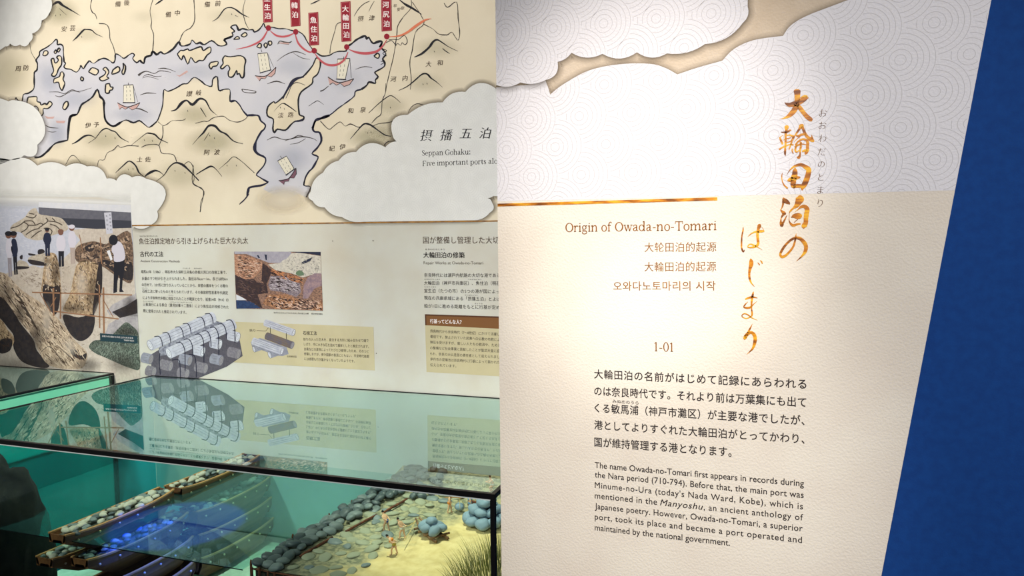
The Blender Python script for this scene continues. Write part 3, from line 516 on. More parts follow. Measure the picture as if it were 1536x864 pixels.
for pts in ([(354, 74, .6), (375, 69, 2.2), (392, 60, 2.8), (401, 46, 1.6)], [(405, 46, 1), (414, 53, 2.8), (424, 55, 3), (434, 53, 2.6), (442, 49, 1)], [(443, 52, 1.5), (447, 64, 2.8), (455, 73, 3), (464, 78, 2.2), (470, 77, 1)], [(472, 80, 1), (480, 90, 2.8), (491, 97, 3.4), (505, 97, 3.4), (516, 90, 2.8), (522, 78, 1.2)], [(523, 74, .8), (535, 78.5, 3.2), (550, 80, 4), (565, 77, 3.6), (574, 69, 2.2), (580, 60, 1)]):
    f = Flat(YW); f.stroke(pts, n=8); f.build('route_line', red_line, mural, 6.6)
f = Flat(YW); f.stroke([(583, 55, 1), (597, 54, 2.2), (610, 49, 3.2), (625, 38, 4), (638, 30, 2.6), (647, 28, .5)], n=8); f.build('route_line', orange_line, mural, 6.6)
for x, y in ((402.5, 42), (443.5, 47.8), (471.3, 76), (520, 70.5), (580, 54.7)):
    f = Flat(YW); f.dot(x, y, 4, 20, 4.3); f.build('port_dot', red_m, mural, 7)

# ---- text on the lower band
T = lambda b, p0, p1, em, name='body_text', m=None, **k: text(b, YW, p0, p1, em, name, m or text_dark, mural, 6, **k)
T('魚住泊推定地から引き上げられた巨大な丸太', (208.7, 365.6), (372.3, 364.8), 10.4, 'heading', text_brown)
T('うおずみどまりすいていち', (209.3, 355.4), (236, 355.3), 2.8, 'heading_reading', text_grey)
T('古代の工法', (210, 384.2), (245, 384.3), 8.4, 'subheading', text_dark, kx=.02, ky=.012)
T('Ancient Construction Methods', (210.8, 393), (269.7, 393.5), 4.8, 'subheading', text_grey)
acc = ([], [])
for b, p0, p1 in (('昭和61年（1986）、明石市大久保町江井島の赤根川河口の改修工事で、', (212, 409.5), (340, 410.6)), ('多量のマツ材が引き上げられました。直径は70cm〜1m、長さは約6m', (212.8, 419.7), (341.5, 420.4)), ('の巨木で、2か所に抉りが入っていることから、岸壁の護岸をつくる際の', (212.8, 429), (341.8, 431)), ('石椋工法に使ったものと考えられています。その後放射性炭素年代測定', (213.5, 438.6), (342, 441.3)), ('により平安時代中期に伐採されたことが確実となり、延喜14年（914）の', (214.3, 448.5), (342.7, 452)), ('三善清行による奏白（意見封事十二箇条）により魚住泊が改修された', (214.6, 458.4), (343, 462.6)), ('際に使用されたと推定されています。', (215, 468.2), (279.5, 470.6))):
    text(b, YW, p0, p1, 5.4, '', None, None, 6, acc=acc)
for b, p0, p1 in (('えいがしま', (274, 403), (285, 403.2)), ('あかねがわ', (291, 403.2), (303, 403.5)), ('えぐ', (246, 423), (249, 423.1)), ('いしぐら', (213, 432.8), (221, 433)), ('ばっさい', (253, 443.4), (260, 443.6)), ('みよしきよゆき', (214.5, 452.6), (230, 453)), ('いけんふうじじゅうにかじょう', (255, 453.6), (288, 454.6))): text(b, YW, p0, p1, 2, '', None, None, 6, acc=acc)
mesh_text(*acc, 'body_text', text_dark, mural)
T('国が整備し管理した大切な港', (634.6, 364.4), (771.5, 364.6), 11.6, 'heading', text_brown)
T('おおわだのとまり', (638, 375), (667, 375.1), 2.6, 'heading_reading', text_grey)
T('大輪田泊の修築', (635, 386), (697, 386.4), 9.6, 'subheading', text_dark, kx=.02, ky=.012)
T('Repair Works at Owada-no-Tomari', (635.4, 396.3), (724.7, 396.5), 6.2, 'subheading', text_grey)
acc = ([], [])
for b, y0, y1 in (('奈良時代には瀬戸内航路の大切な港である大輪田', 415.2, 415.6), ('大輪田泊（神戸市兵庫区）、魚住泊（明石市）韓', 426.8, 427.6), ('室生泊（たつの市）の5つの港が国によって整備', 438.4, 440.2), ('現在の兵庫県域にある「摂播五泊」とよばれ港に', 449.2, 451.6), ('船が1日に進める距離をもとに行基が定めたとい', 461.2, 464)):
    text(b, YW, (636.2, y0), (636.2 + 5.78 * 23, y1), 6.6, '', None, None, 6, acc=acc)
for b, x, y in (('おおわだのとまり', 636.5, 419.6), ('うおずみどまり', 702, 419.8), ('むろうどまり', 636.5, 431), ('せっぱんごはく', 697, 443.4), ('ぎょうき', 712, 456)): text(b, YW, (x, y), (x + 2.9 * len(b), y + .2), 2, '', None, None, 6, acc=acc)
mesh_text(*acc, 'body_text', text_dark, mural)
# brown header and its box
box_tan = mat('printed_tan_box', C(196, 186, 150), C(188, 178, 142), 14, rough=.85); brown_bar = mat('printed_brown_bar', C(122, 82, 46)); dark_brown = mat('printed_dark_brown', C(84, 52, 32))
f = Flat(YW); f.poly([(637.6, 487.8), (800, 495.6), (800, 567.6), (639.8, 558)]); tb = f.build('text_box', box_tan, mural, 4)
f = Flat(YW); f.poly([(637.2, 471.3), (800, 476.2), (800, 495.6), (637.8, 487.8)]); f.build('header_bar', brown_bar, tb, 5)
f = Flat(YW); f.poly([(637.2, 471.3), (800, 476.2), (800, 478.6), (639.4, 473.6), (639.8, 487.9), (637.8, 487.8)]); f.build('header_edge', dark_brown, tb, 5.4)
text('行基ってどんな人？', YW, (645, 484.4), (692.4, 485.8), 7, 'header_lettering', white_ink, tb, 6, kx=.025, ky=.015)
acc = ([], [])
for b, y0, n in (('飛鳥時代から奈良時代（7〜8世紀）にかけて活躍した', 498.4, 25), ('僧侶です。禁止されていた民衆への仏教の布教により', 506.6, 25), ('弾圧を受けますが、貧しい人たちの救済や、ため池・', 515, 25), ('の整備など社会事業に貢献したことが聖武天皇に認め', 523.6, 25), ('られ、奈良の大仏造営の責任者として迎えられました', 532.4, 25), ('伊丹市の昆陽池は奈良時代に行基によって築かれたと', 540.6, 25), ('伝えられています。', 549.2, 9)):
    text(b, YW, (645.3, y0), (645.3 + 4.35 * n, y0 + .048 * 4.35 * n), 5.2, '', None, None, 6, acc=acc)
mesh_text(*acc, 'box_text', text_dark, tb)
# stone-crib box
f = Flat(YW); f.poly([(340, 482.2), (560.2, 490.4), (562.3, 555.8), (342, 543)]); lb = f.build('text_box', box_tan, mural, 4)
text('石椋工法', YW, (454.5, 501.7), (475.4, 502.2), 6.2, 'box_heading', text_dark, lb, 6, kx=.02, ky=.012)
acc = ([], [])
for b, p0, p1 in (('抉りの入った巨木を、直交する方形に組み合わせて縄で', (455, 510.6), (553, 513)), ('しばり、中に大きな石を詰めて護岸としたと推定されます。', (455.8, 517.9), (553.3, 521.9)), ('台風などの波浪によってたびたび崩壊したため、そのつど', (456.2, 525.2), (553.5, 529.2)), ('修築しますが、律令国家の衰退にともない、平安時代後期', (456.2, 532.6), (553.5, 536.6)), ('には修理も行き届かなくなっていたようです。', (456.5, 540), (531.9, 543.7))): text(b, YW, p0, p1, 5, '', None, None, 6, acc=acc)
text('石椋模式図', YW, (430.4, 535.9), (444.8, 536.3), 3.2, '', None, None, 6, acc=acc); text('抉り', YW, (374.2, 497.2), (383, 497.6), 4.6, '', None, None, 6, acc=acc)
mesh_text(*acc, 'box_text', text_dark, lb)
# drawings of logs
log_light = mat('drawn_log_light', C(196, 198, 206), C(170, 172, 184), 60, stretch=(1, 1, 1)); log_mid = mat('drawn_log_mid', C(150, 152, 164), C(128, 130, 142), 60); log_dark = mat('drawn_log_dark', C(134, 130, 136), C(112, 108, 116), 160); crib_base = mat('drawn_crib_shade', C(92, 88, 96), C(76, 74, 84), 160); log_end = mat('drawn_log_end', C(206, 208, 214)); end_dark = mat('drawn_log_end_dark', C(140, 136, 138)); stone_print = mat('drawn_stones', C(150, 152, 162), C(108, 110, 124), 130, lo=.42, hi=.58)
crib = Flat(YW); crib.poly([(226, 532), (260, 512), (318, 480), (350, 488), (360, 512), (364, 534), (340, 550), (296, 568), (240, 590), (228, 566)]); cr = crib.build('crib_drawing', crib_base, mural, 5)
f = Flat(YW); f.poly([(238, 522), (322, 482), (345, 486), (252, 532), (240, 534)]); f.build('crib_stones', stone_print, cr, 5.4)
drawn_line = mat('drawn_pencil', C(104, 104, 116))
def drawn_log(parent, a, b, r, body, end, layer, rope=0):
    dx, dy = b[0] - a[0], b[1] - a[1]; L = math.hypot(dx, dy); ux, uy = dx / L, dy / L; nx, ny = -uy, ux
    arc = lambda c, s0: [(c[0] + nx * r * math.cos(t) * 1 + ux * r * .45 * math.sin(t) * s0, c[1] + ny * r * math.cos(t) + uy * r * .45 * math.sin(t) * s0) for t in [math.pi * k / 10 for k in range(11)]]
    f = Flat(YW); f.poly(arc(b, 1) + arc(a, -1)[::-1]); o = f.build('drawn_log', body, parent, layer)
    f = Flat(YW); f.poly([(a[0] + nx * r * .9 * math.cos(t) + ux * r * .42 * math.sin(t), a[1] + ny * r * .9 * math.cos(t) + uy * r * .42 * math.sin(t)) for t in [6.2832 * k / 18 for k in range(18)]]); f.build('log_end', end, o, layer + .3)
    f = Flat(YW); e_ = [(a[0] + nx * r * .9 * math.cos(t) + ux * r * .42 * math.sin(t), a[1] + ny * r * .9 * math.cos(t) + uy * r * .42 * math.sin(t), .55) for t in [6.2832 * k / 18 for k in range(19)]]; f.stroke(e_, smooth=False); f.stroke([(a[0] + (p[0] - a[0]) * .5, a[1] + (p[1] - a[1]) * .5, .35) for p in e_], smooth=False)
    for q in (-.5, .1, .55): f.stroke([(a[0] + nx * r * q + ux * r * .9, a[1] + ny * r * q + uy * r * .9, .2), ((a[0] + b[0]) / 2 + nx * r * q, (a[1] + b[1]) / 2 + ny * r * q, .5), (b[0] + nx * r * q, b[1] + ny * r * q, .2)])
    f.build('grain_line', drawn_line, o, layer + .4)
    return o
drawn_log(cr, (225, 518), (320, 475.5), 8.2, log_light, log_end, 6)
for (x, y), dk, ln in (((231, 558), 2, 10), ((280.6, 561), 2, 12), ((226.6, 539), 1, 12), ((308.5, 553), 2, 14), ((256, 549.5), 2, 14), ((331.8, 541), 1, 14), ((357.8, 531), 2, 14), ((285, 541), 1, 14), ((329.8, 517), 0, 12), ((304.5, 527.5), 0, 12), ((357, 506), 0, 13)):
    drawn_log(cr, (x, y), (x - ln, y - ln * .25), 7.6, (log_light, log_mid, log_dark)[dk], (log_end, end_dark, end_dark)[dk], 6.6)
drawn_log(cr, (253, 530), (350, 486), 8.4, log_light, log_end, 7.2)
f = Flat(YW)
for t in (.13, .26, .46, .58, .8, .93):                      # rope hoops over the rear log
    x = 225 + 95 * t; y = 518 - 42.5 * t
    f.stroke([(x - 6, y - 7.5, 1.1), (x + 1, y - 8, 1.2), (x + 5, y - 2, 1.2), (x + 6.5, y + 7, 1.2)], n=4)
for t, ln in ((.18, 34), (.3, 18), (.47, 34), (.58, 16), (.7, 34), (.82, 14), (.95, 26)):
    x = 253 + 97 * t; y = 530 - 44 * t
    f.stroke([(x - 6, y - 7.5, 1.2), (x + 1, y - 8, 1.3), (x + 5.5, y - 1, 1.3), (x + 7, y + 8, 1.3), (x + 7.3, y + ln, 1.3)], n=4)
f.stroke([(240, 530), (239, 540), (240.5, 562)], 1.2); f.stroke([(258, 540), (268, 540), (270, 548), (270.5, 566)], 1.2); f.stroke([(283, 532), (291, 533), (294, 545), (294.5, 566)], 1.2)
f.build('rope_drawing', navy_ink, cr, 7.8)
jt = Flat(YW); jt.poly([(376, 513), (390, 507), (430, 521), (433, 531), (424, 534), (412, 533), (395, 526), (378, 520)]); j = jt.build('joint_drawing', log_mid, mural, 5)
drawn_log(j, (404.5, 532.5), (416, 528), 5.4, log_mid, log_end, 5.6); drawn_log(j, (381, 524), (392, 520), 4.8, log_mid, log_end, 5.6)
drawn_log(j, (438.5, 518), (400, 503.8), 5.6, mat('drawn_log_brown', C(116, 98, 80), C(92, 90, 104), 40), end_dark, 6); drawn_log(j, (423, 527), (380, 511.5), 5.4, log_light, log_end, 6.4); drawn_log(j, (440.6, 499), (398, 484), 5.2, log_light, log_end, 6.8)
f = Flat(YW); f.stroke([(405.4, 491, .8), (405.6, 500, .8)], smooth=False); f.stroke([(429.4, 499, .8), (429.6, 508.6, .8)], smooth=False); f.stroke([(385, 495.7, .5), (398.5, 496.6, .5), (402.5, 491.6, .5)], smooth=False); f.build('pointer_line', text_dark, j, 7.2)
# ---- photographs printed on the mural
def pm(name, a, b=None, sc=40, lo=.4, hi=.6, **k): return mat(name, C(*a), C(*b) if b else None, sc * 1.3, lo=lo, hi=hi, rough=.8, detail=10, rgh=.74, **k)
ph_sea = pm('photo_sea', (182, 186, 200), (196, 198, 208), 60); ph_sand = pm('photo_sand', (204, 194, 180), (186, 174, 160), 70); ph_log = pm('photo_log', (200, 174, 138), (96, 72, 54), 75, .42, .66); ph_log2 = pm('photo_log_pale', (204, 184, 158), (112, 90, 72), 60, .42, .7, stretch=(1.6, 1, 1), rot=(0, .8, 0))
ph_dark = pm('photo_dark', (38, 36, 42), (58, 50, 48), 50); ph_wall = pm('photo_breakwater', (104, 104, 112), (92, 92, 102), 50); ph_wall2 = pm('photo_breakwater_dark', (58, 60, 70)); ph_rock = pm('photo_riprap', (198, 188, 170), (168, 156, 140), 50); ph_crack = pm('photo_crack', (74, 64, 56)); ph_rub = pm('photo_rubble', (140, 114, 92), (70, 58, 52), 110, .42, .58)
ph_white = pm('photo_white_shirt', (206, 202, 212)); ph_black = pm('photo_black', (32, 32, 40)); ph_navy = pm('photo_navy', (34, 40, 62)); ph_skin = pm('photo_skin', (120, 84, 70)); ph_pipe = pm('photo_pipe', (182, 176, 176), (150, 146, 148), 30); ph_grass = pm('photo_grass', (44, 58, 50), (120, 128, 116), 190, .42, .62); ph_wood = pm('photo_timber', (150, 112, 84)); ph_cap = pm('photo_caption_box', (30, 58, 66)); ph_pale = pm('photo_pale', (214, 214, 216), (204, 206, 212), 40)
def pl(name, polys, m, parent, layer, sm=True):
    f = Flat(YW)
    for p in polys: (f.smooth(p, 4) if sm else f.poly(p))
    return f.build(name, m, parent, layer)
def grain(polys, n, ang, spread, ln, w_, name, m, parent, layer):
    """short printed streaks that give the photographed wood and sand its rough look"""
    rg = random.Random(len(name) + n); f = Flat(YW)
    for p in polys:
        p = [q[:2] for q in p]; xs = [q[0] for q in p]; ys = [q[1] for q in p]; k = 0; t = 0
        while k < n and t < n * 30:
            t += 1; x, y = rg.uniform(max(min(xs), -60), max(xs)), rg.uniform(min(ys), max(ys))
            a = R(ang + rg.uniform(-spread, spread)); L_ = ln * rg.uniform(.4, 1.3); dx, dy = math.cos(a) * L_ / 2, math.sin(a) * L_ / 2
            if inside((x - dx, y - dy), p) and inside((x + dx, y + dy), p):
                f.stroke([(x - dx, y - dy, .15), (x + rg.uniform(-.6, .6), y + rg.uniform(-.6, .6), w_ * rg.uniform(.5, 1.4)), (x + dx, y + dy, .15)], n=3); k += 1
    return f.build(name, m, parent, layer)
f = Flat(YW); f.poly([(-260, 296), (-5, 296), (60, 300), (196, 306), (209.5, 548), (211, 600), (-260, 600)]); ph = f.build('photograph', ph_sea, mural, 8, label='beach photograph of huge logs dug from the sand')
f = Flat(YW); f.halo([(-260, 294), (60, 299), (196, 305)], 16, .95); f.build('photo_fade', fade_mat('photo_edge_fade', C(224, 224, 220)), ph, 8.3)
cloud(L3, e3[:-1][:90])
pl('sand', [[(25, 404), (50, 398), (62, 402), (90, 392), (104, 380), (120, 360), (108, 345), (140, 341), (197, 341), (209.6, 548), (211, 600), (-260, 600), (-260, 412), (0, 414)]], ph_sand, ph, 8.4, False)
pl('sky', [[(58, 303), (196, 308), (196.5, 319), (58, 311)]], ph_pale, ph, 8.4, False)
pl('breakwater', [[(58, 311), (196.3, 318.6), (197.4, 341.5), (145, 343), (110, 340), (58, 324)]], ph_wall, ph, 8.6, False); pl('breakwater_base', [[(92, 327), (196.8, 331), (197.4, 341.8), (145, 343.4), (106, 341)]], ph_wall2, ph, 8.8, False)
rr = pl('riprap', [crop(0, 280, 6.4, [(95, 415), (120, 365), (180, 330), (240, 290), (280, 235), (340, 205), (375, 260), (440, 275), (560, 295), (610, 320), (655, 390), (640, 420), (560, 450), (500, 470), (440, 500), (350, 515), (250, 490), (200, 440), (130, 430)])], ph_rock, ph, 9)
f = Flat(YW)
for p in ([(100, 400), (180, 375), (240, 330)], [(200, 440), (250, 410), (270, 370), (230, 340)], [(270, 370), (340, 370), (390, 350), (410, 370), (370, 395)], [(340, 370), (310, 330), (240, 330)], [(250, 460), (310, 420), (380, 400)], [(300, 490), (360, 440), (400, 420)], [(410, 370), (460, 330), (440, 300)], [(480, 360), (540, 380), (580, 420)], [(460, 330), (540, 340), (600, 370)], [(500, 300), (530, 330)], [(480, 470), (500, 430), (470, 400), (420, 400)], [(250, 285), (320, 300), (350, 270)], [(280, 255), (330, 265)]): f.stroke([(a, b, 10) for a, b in p], n=3); 
f.v = [(a / 6.4, 280 + b / 6.4) for a, b in f.v]; f.build('riprap_joint', ph_crack, rr, 9.3)
pl('boulder', [crop(0, 280, 6.4, [(270, 690), (320, 660), (430, 640), (470, 680), (460, 740), (380, 760), (290, 740)]), crop(0, 280, 6.4, [(160, 740), (190, 705), (260, 730), (270, 780), (170, 790)])], ph_rock, ph, 9)
pl('boulder_shade', [crop(0, 280, 6.4, [(270, 700), (380, 715), (450, 740), (430, 760), (300, 745)]), crop(0, 280, 6.4, [(160, 765), (270, 768), (268, 785), (165, 795)]), crop(0, 280, 6.4, [(365, 610), (410, 600), (430, 630), (370, 650)]), crop(0, 280, 6.4, [(275, 640), (340, 650), (330, 662), (280, 660)]), crop(0, 280, 6.4, [(190, 670), (215, 655), (215, 695), (195, 695)])], ph_dark, ph, 9.2)
pl('rubble', [[(112, 380), (118, 368), (138, 362), (150, 364), (160, 366), (172, 356), (196, 350), (199, 420), (180, 418), (150, 398), (118, 394)]], ph_rub, ph, 9)
pl('rubble_shade', [[(127, 371), (138, 366), (141, 374), (132, 378)], [(152, 390), (166, 392), (172, 402), (196, 392), (199, 418), (186, 418), (160, 400)]], ph_dark, ph, 9.2)
logs = [[(68, 386), (74, 379), (84, 382), (88, 398), (91, 425), (90, 440), (64, 440), (63, 422), (66, 400)], [(116, 396), (130, 390), (146, 396), (151, 412), (150, 440), (141, 472), (118, 470), (96, 466), (98, 455), (105, 440), (111, 412)], crop(0, 400, 5.4, [(-60, 60), (30, 50), (100, 110), (190, 200), (330, 290), (420, 370), (520, 480), (610, 600), (700, 690), (700, 760), (640, 830), (400, 800), (300, 650), (270, 570), (160, 440), (40, 270), (-60, 200)]), crop(0, 400, 5.4, [(-60, 420), (20, 440), (60, 510), (110, 570), (100, 640), (0, 700), (-60, 700)])]
pl('log', logs[:1], ph_log, ph, 9); pl('log', logs[1:2], ph_log, ph, 9); pl('trench', [crop(0, 400, 5.4, [(-60, 220), (10, 230), (60, 290), (130, 390), (160, 450), (270, 590), (300, 680), (400, 800), (330, 820), (180, 770), (110, 660), (110, 560), (60, 490), (0, 420), (-60, 410)]), [(65, 427), (78, 430), (90, 430), (88, 462), (80, 472), (66, 452)], [(148, 396), (153, 398), (152, 440), (139, 474), (143, 430)], [(95, 472), (118, 476), (141, 472), (139, 498), (125, 511), (112, 508), (100, 492)]], ph_dark, ph, 9.3)
pl('log', logs[2:3], ph_log2, ph, 9.6); pl('log', logs[3:], ph_log, ph, 9.6)
f = Flat(YW)
for p in ([(28, 440, 1), (36, 460, 4), (46, 478, 4), (57, 496, 1)], [(0, 425, 2), (20, 455, 1.2), (45, 490, 1)], [(72, 505, .6), (80, 498, 1.5), (86, 506, 1)], [(60, 530, .6), (75, 520, 1.4), (95, 545, .8)], [(88, 520, .6), (105, 535, 1.6), (120, 548, .8)], [(18, 432, 2), (30, 447, 2.5), (35, 440, 1)]): f.stroke(p)
f.build('log_crack', ph_crack, ph, 9.9)
dk_, lt_ = pm('photo_streak_dark', (74, 54, 42)), pm('photo_streak_pale', (222, 204, 178))
grain(logs[:2], 70, 80, 40, 6, 1.2, 'bark_streak', dk_, ph, 9.92); grain(logs[:2], 60, 80, 40, 5, 1.1, 'bark_light', lt_, ph, 9.94)
grain(logs[2:3], 230, 50, 18, 10, 1.1, 'bark_streak', dk_, ph, 9.92); grain(logs[2:3], 210, 50, 18, 9, 1.3, 'bark_light', lt_, ph, 9.94); grain(logs[3:], 40, 60, 40, 6, 1.2, 'bark_streak', dk_, ph, 9.92)
grain([[(118, 368), (150, 364), (196, 352), (199, 418), (160, 398), (120, 392)]], 90, 20, 70, 6, 2.2, 'rubble_streak', pm('photo_rubble_pale', (178, 152, 128)), ph, 9.3); grain([[(118, 368), (150, 364), (196, 352), (199, 418), (160, 398), (120, 392)]], 60, 20, 60, 7, 1.8, 'rubble_shadow', ph_dark, ph, 9.32)
grain([[(60, 480), (95, 450), (150, 470), (205, 540), (150, 585), (100, 575)], [(20, 408), (60, 404), (64, 430), (40, 432)], [(92, 400), (108, 398), (100, 440), (93, 445)]], 60, 10, 50, 5, 1, 'sand_streak', pm('photo_sand_shadow', (150, 136, 122)), ph, 8.5)
grain([[(139, 525), (170, 500), (207, 505), (209, 550), (160, 540)]], 220, -70, 40, 5, .9, 'grass_blade', pm('photo_grass_light', (128, 142, 128)), ph, 9.6); grain([[(-5, 320), (40, 312), (50, 400), (-5, 400)]], 60, 8, 10, 8, .8, 'sea_ripple', pm('photo_ripple', (206, 208, 216)), ph, 8.2)
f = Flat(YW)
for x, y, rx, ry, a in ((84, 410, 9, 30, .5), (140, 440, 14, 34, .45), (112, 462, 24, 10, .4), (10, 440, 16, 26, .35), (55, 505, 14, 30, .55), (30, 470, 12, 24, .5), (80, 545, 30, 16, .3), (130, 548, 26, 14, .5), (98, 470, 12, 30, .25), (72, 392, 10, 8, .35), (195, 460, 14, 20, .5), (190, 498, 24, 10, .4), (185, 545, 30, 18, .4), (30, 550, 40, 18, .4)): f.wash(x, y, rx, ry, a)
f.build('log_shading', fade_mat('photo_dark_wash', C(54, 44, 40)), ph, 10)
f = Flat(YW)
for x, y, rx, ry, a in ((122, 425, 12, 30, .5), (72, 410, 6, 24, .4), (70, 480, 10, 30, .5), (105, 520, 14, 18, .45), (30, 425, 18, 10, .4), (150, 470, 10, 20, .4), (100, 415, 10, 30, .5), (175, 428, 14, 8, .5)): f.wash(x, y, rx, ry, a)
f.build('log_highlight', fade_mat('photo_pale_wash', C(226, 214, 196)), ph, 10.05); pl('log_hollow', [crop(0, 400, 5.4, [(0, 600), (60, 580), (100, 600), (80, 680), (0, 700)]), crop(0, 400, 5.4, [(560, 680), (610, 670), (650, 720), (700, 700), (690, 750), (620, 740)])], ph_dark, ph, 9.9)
pl('pipe', [[(160, 466), (170, 456), (190, 446), (204, 440), (206, 474), (178, 474), (164, 472)], [(158, 500), (163, 486), (180, 476), (206.5, 469), (208, 505), (160, 505)]], ph_pipe, ph, 9, False); pl('pipe_shade', [[(168, 468), (190, 458), (205.4, 448), (206.2, 470), (180, 477)]], ph_dark, ph, 9.2, False)
pl('grass', [crop(0, 400, 5.4, [(720, 650), (760, 600), (830, 590), (900, 560), (960, 500), (1020, 450), (1070, 480), (1120, 540), (1128, 690), (1130, 830), (1050, 820), (950, 780), (850, 735), (770, 700)])], ph_grass, ph, 9.4)
f = Flat(YW)
for a, b, w_ in (((48, 438.5), (198, 442.5), 2), ((82, 467), (178, 478.5), 2), ((80, 432), (80.5, 474), 2.6), ((91, 438), (90.5, 478), 2), ((149, 427), (149.5, 492), 2), ((155, 431), (156, 500), 2.8), ((60, 440), (76, 468), 1.2), ((76, 460), (84, 446), 1.2), ((155, 450), (170, 476), 1.2), ((119, 352), (124, 376), 1.2), ((150.4, 356), (152.6, 396), 1.6)): f.stroke([a + (w_,), b + (w_,)], smooth=False)
f.build('timber_frame', ph_wood, ph, 10.2)
sg = pl('sign_board', [[(156, 319), (167, 318.3), (169.2, 350), (159.6, 351.2)]], pm('photo_sign', (196, 196, 206)), ph, 9.6, False)
acc = ([], [])
for k, ch in enumerate('丸太出土'): char(ch, YW, 160 + k * .5, 324 + k * 6.4, 3.4, acc, 10)
for k, ch in enumerate('石椋跡地点'): char(ch, YW, 164.8 + k * .4, 322.5 + k * 5.4, 3, acc, 10)
mesh_text(*acc, 'sign_lettering', ph_navy, sg)
def printed_person(x, y0, y1, w_, top, leg, lean=0, hat=None, hair=True):
    h = y1 - y0; X_ = lambda q, u: (x + w_ * q + lean * u, y0 + h * u)
    b = pl('printed_person', [[X_(-.32, .56), X_(-.3, .8), X_(-.3, 1), X_(-.02, 1), X_(-.02, .72), X_(.04, .72), X_(.04, 1), X_(.32, .99), X_(.3, .8), X_(.34, .56)]], leg, ph, 10.4, False)
    pl('shirt', [[X_(-.18, .17), X_(.18, .17), X_(.42, .23), X_(.56, .42), X_(.4, .53), X_(.34, .58), X_(-.34, .58), X_(-.4, .53), X_(-.56, .42), X_(-.42, .23)]], top, b, 10.6)
    f = Flat(YW); c = X_(0, .08); f.dot(c[0], c[1], h * .07, 14, h * .08); f.build('head', ph_skin, b, 10.8)
    f = Flat(YW); c = X_(0, .05); f.dot(c[0], c[1], h * .08, 14, h * .055); f.build('hat' if hat else 'hair', hat or ph_black, b, 11)
printed_person(12.5, 347, 415, 9, ph_white, pm('photo_grey_trousers', (150, 142, 148)), 3); printed_person(20, 347, 412, 9, ph_navy, ph_black, 4); printed_person(70.5, 342, 384, 11, ph_navy, ph_navy, 1); printed_person(91, 344, 400, 13, ph_white, ph_black, 1, ph_skin); printed_person(107.5, 337, 396, 11, ph_white, pm('photo_beige_trousers', (176, 160, 150)), 2, ph_white)
b = pl('printed_person', [[(171, 391), (187, 388), (186.5, 405), (184, 420), (183, 434), (186, 438), (179, 438), (180, 418), (178, 412), (176, 424), (175.5, 438), (170, 440), (170.5, 418)]], ph_black, ph, 10.4, False)
pl('shirt', [[(171, 366), (178, 362), (185, 370), (187, 389), (172, 392.5), (170.5, 382), (168, 378), (167.5, 372)]], ph_white, b, 10.6); f = Flat(YW); f.dot(170, 360, 6.8, 16, 8); f.build('hair', ph_black, b, 10.8); pl('paper', [[(160, 376.5), (164.5, 375), (169, 389), (166, 391)]], pm('photo_paper', (226, 226, 230)), b, 11, False)
cp = pl('caption_plate', [[(149.8, 499.8), (205.8, 504), (206.6, 515.6), (150.4, 511.6)]], ph_cap, ph, 10.8, False)
text('赤根川の川底から引き上げられた丸太', YW, (153, 505.2), (200, 508.4), 3, 'caption', white_ink, cp, 11.4); text('写真提供 明石市', YW, (186, 511.2), (201, 512.4), 2.4, 'caption', white_ink, cp, 11.4)
# second photograph
f = Flat(YW); f.poly([(351.2, 377.3), (481, 378), (484.4, 466), (354.2, 462.4)]); p2 = f.build('photograph', pm('photo_bark', (172, 132, 108), (56, 44, 50), 120, .4, .62, stretch=(1, 1, 2.5)), mural, 6, label='close photograph of a split brown log')
k8 = lambda pts: crop(345, 370, 8.23, pts)
pl('sky', [k8([(52, 60), (760, 62), (730, 170), (640, 200), (480, 200), (330, 140), (200, 90), (60, 90)])], pm('photo_grey_sky', (168, 164, 172), (150, 146, 158), 60), p2, 6.4, False)
pl('pale_rock', [k8([(470, 220), (620, 200), (650, 170), (700, 150), (760, 80), (850, 75), (1118, 115), (1128, 340), (1000, 350), (900, 380), (760, 330), (560, 290)])], pm('photo_pale_rock', (206, 200, 186), (168, 162, 152), 90, .4, .65), p2, 6.5, False)
pl('dark_rail', [k8([(720, 62), (1118, 65), (1118, 112), (980, 88)]), k8([(880, 195), (950, 160), (1020, 130), (990, 180), (900, 215)]), k8([(330, 105), (350, 105), (372, 140), (350, 140)]), k8([(425, 95), (455, 100), (455, 165), (440, 165)])], ph_navy, p2, 6.7, False)
pl('moss', [k8([(810, 330), (850, 290), (900, 310), (910, 350), (850, 360)])], pm('photo_moss', (96, 118, 92)), p2, 6.8)
pl('split_end', [k8([(52, 95), (150, 100), (290, 140), (400, 200), (400, 260), (340, 340), (290, 390), (190, 405), (100, 380), (60, 330)])], pm('photo_split_wood', (212, 164, 132), (112, 68, 52), 130, .36, .62, stretch=(1, 1, 3)), p2, 6.8, False)
pl('shadow', [k8([(62, 350), (190, 405), (300, 400), (330, 440), (450, 460), (470, 570), (340, 590), (400, 760), (250, 720), (200, 650), (75, 580)]), k8([(400, 200), (460, 240), (515, 300), (480, 400), (440, 480), (390, 420), (395, 300)])], pm('photo_shadow_brown', (44, 36, 44), (70, 50, 46), 90), p2, 7, False)
pl('grey_face', [k8([(500, 360), (700, 370), (860, 450), (880, 560), (820, 620), (640, 560), (500, 540), (470, 470)])], pm('photo_grey_bark', (160, 146, 148), (80, 70, 84), 140, .4, .6, stretch=(1, 1, 3)), p2, 6.8, False)
pl('right_log', [k8([(910, 480), (960, 380), (1040, 330), (1125, 330), (1135, 480), (1040, 520), (960, 640), (900, 640)])], pm('photo_mauve_wood', (160, 134, 134), (122, 104, 118), 60), p2, 6.9, False)
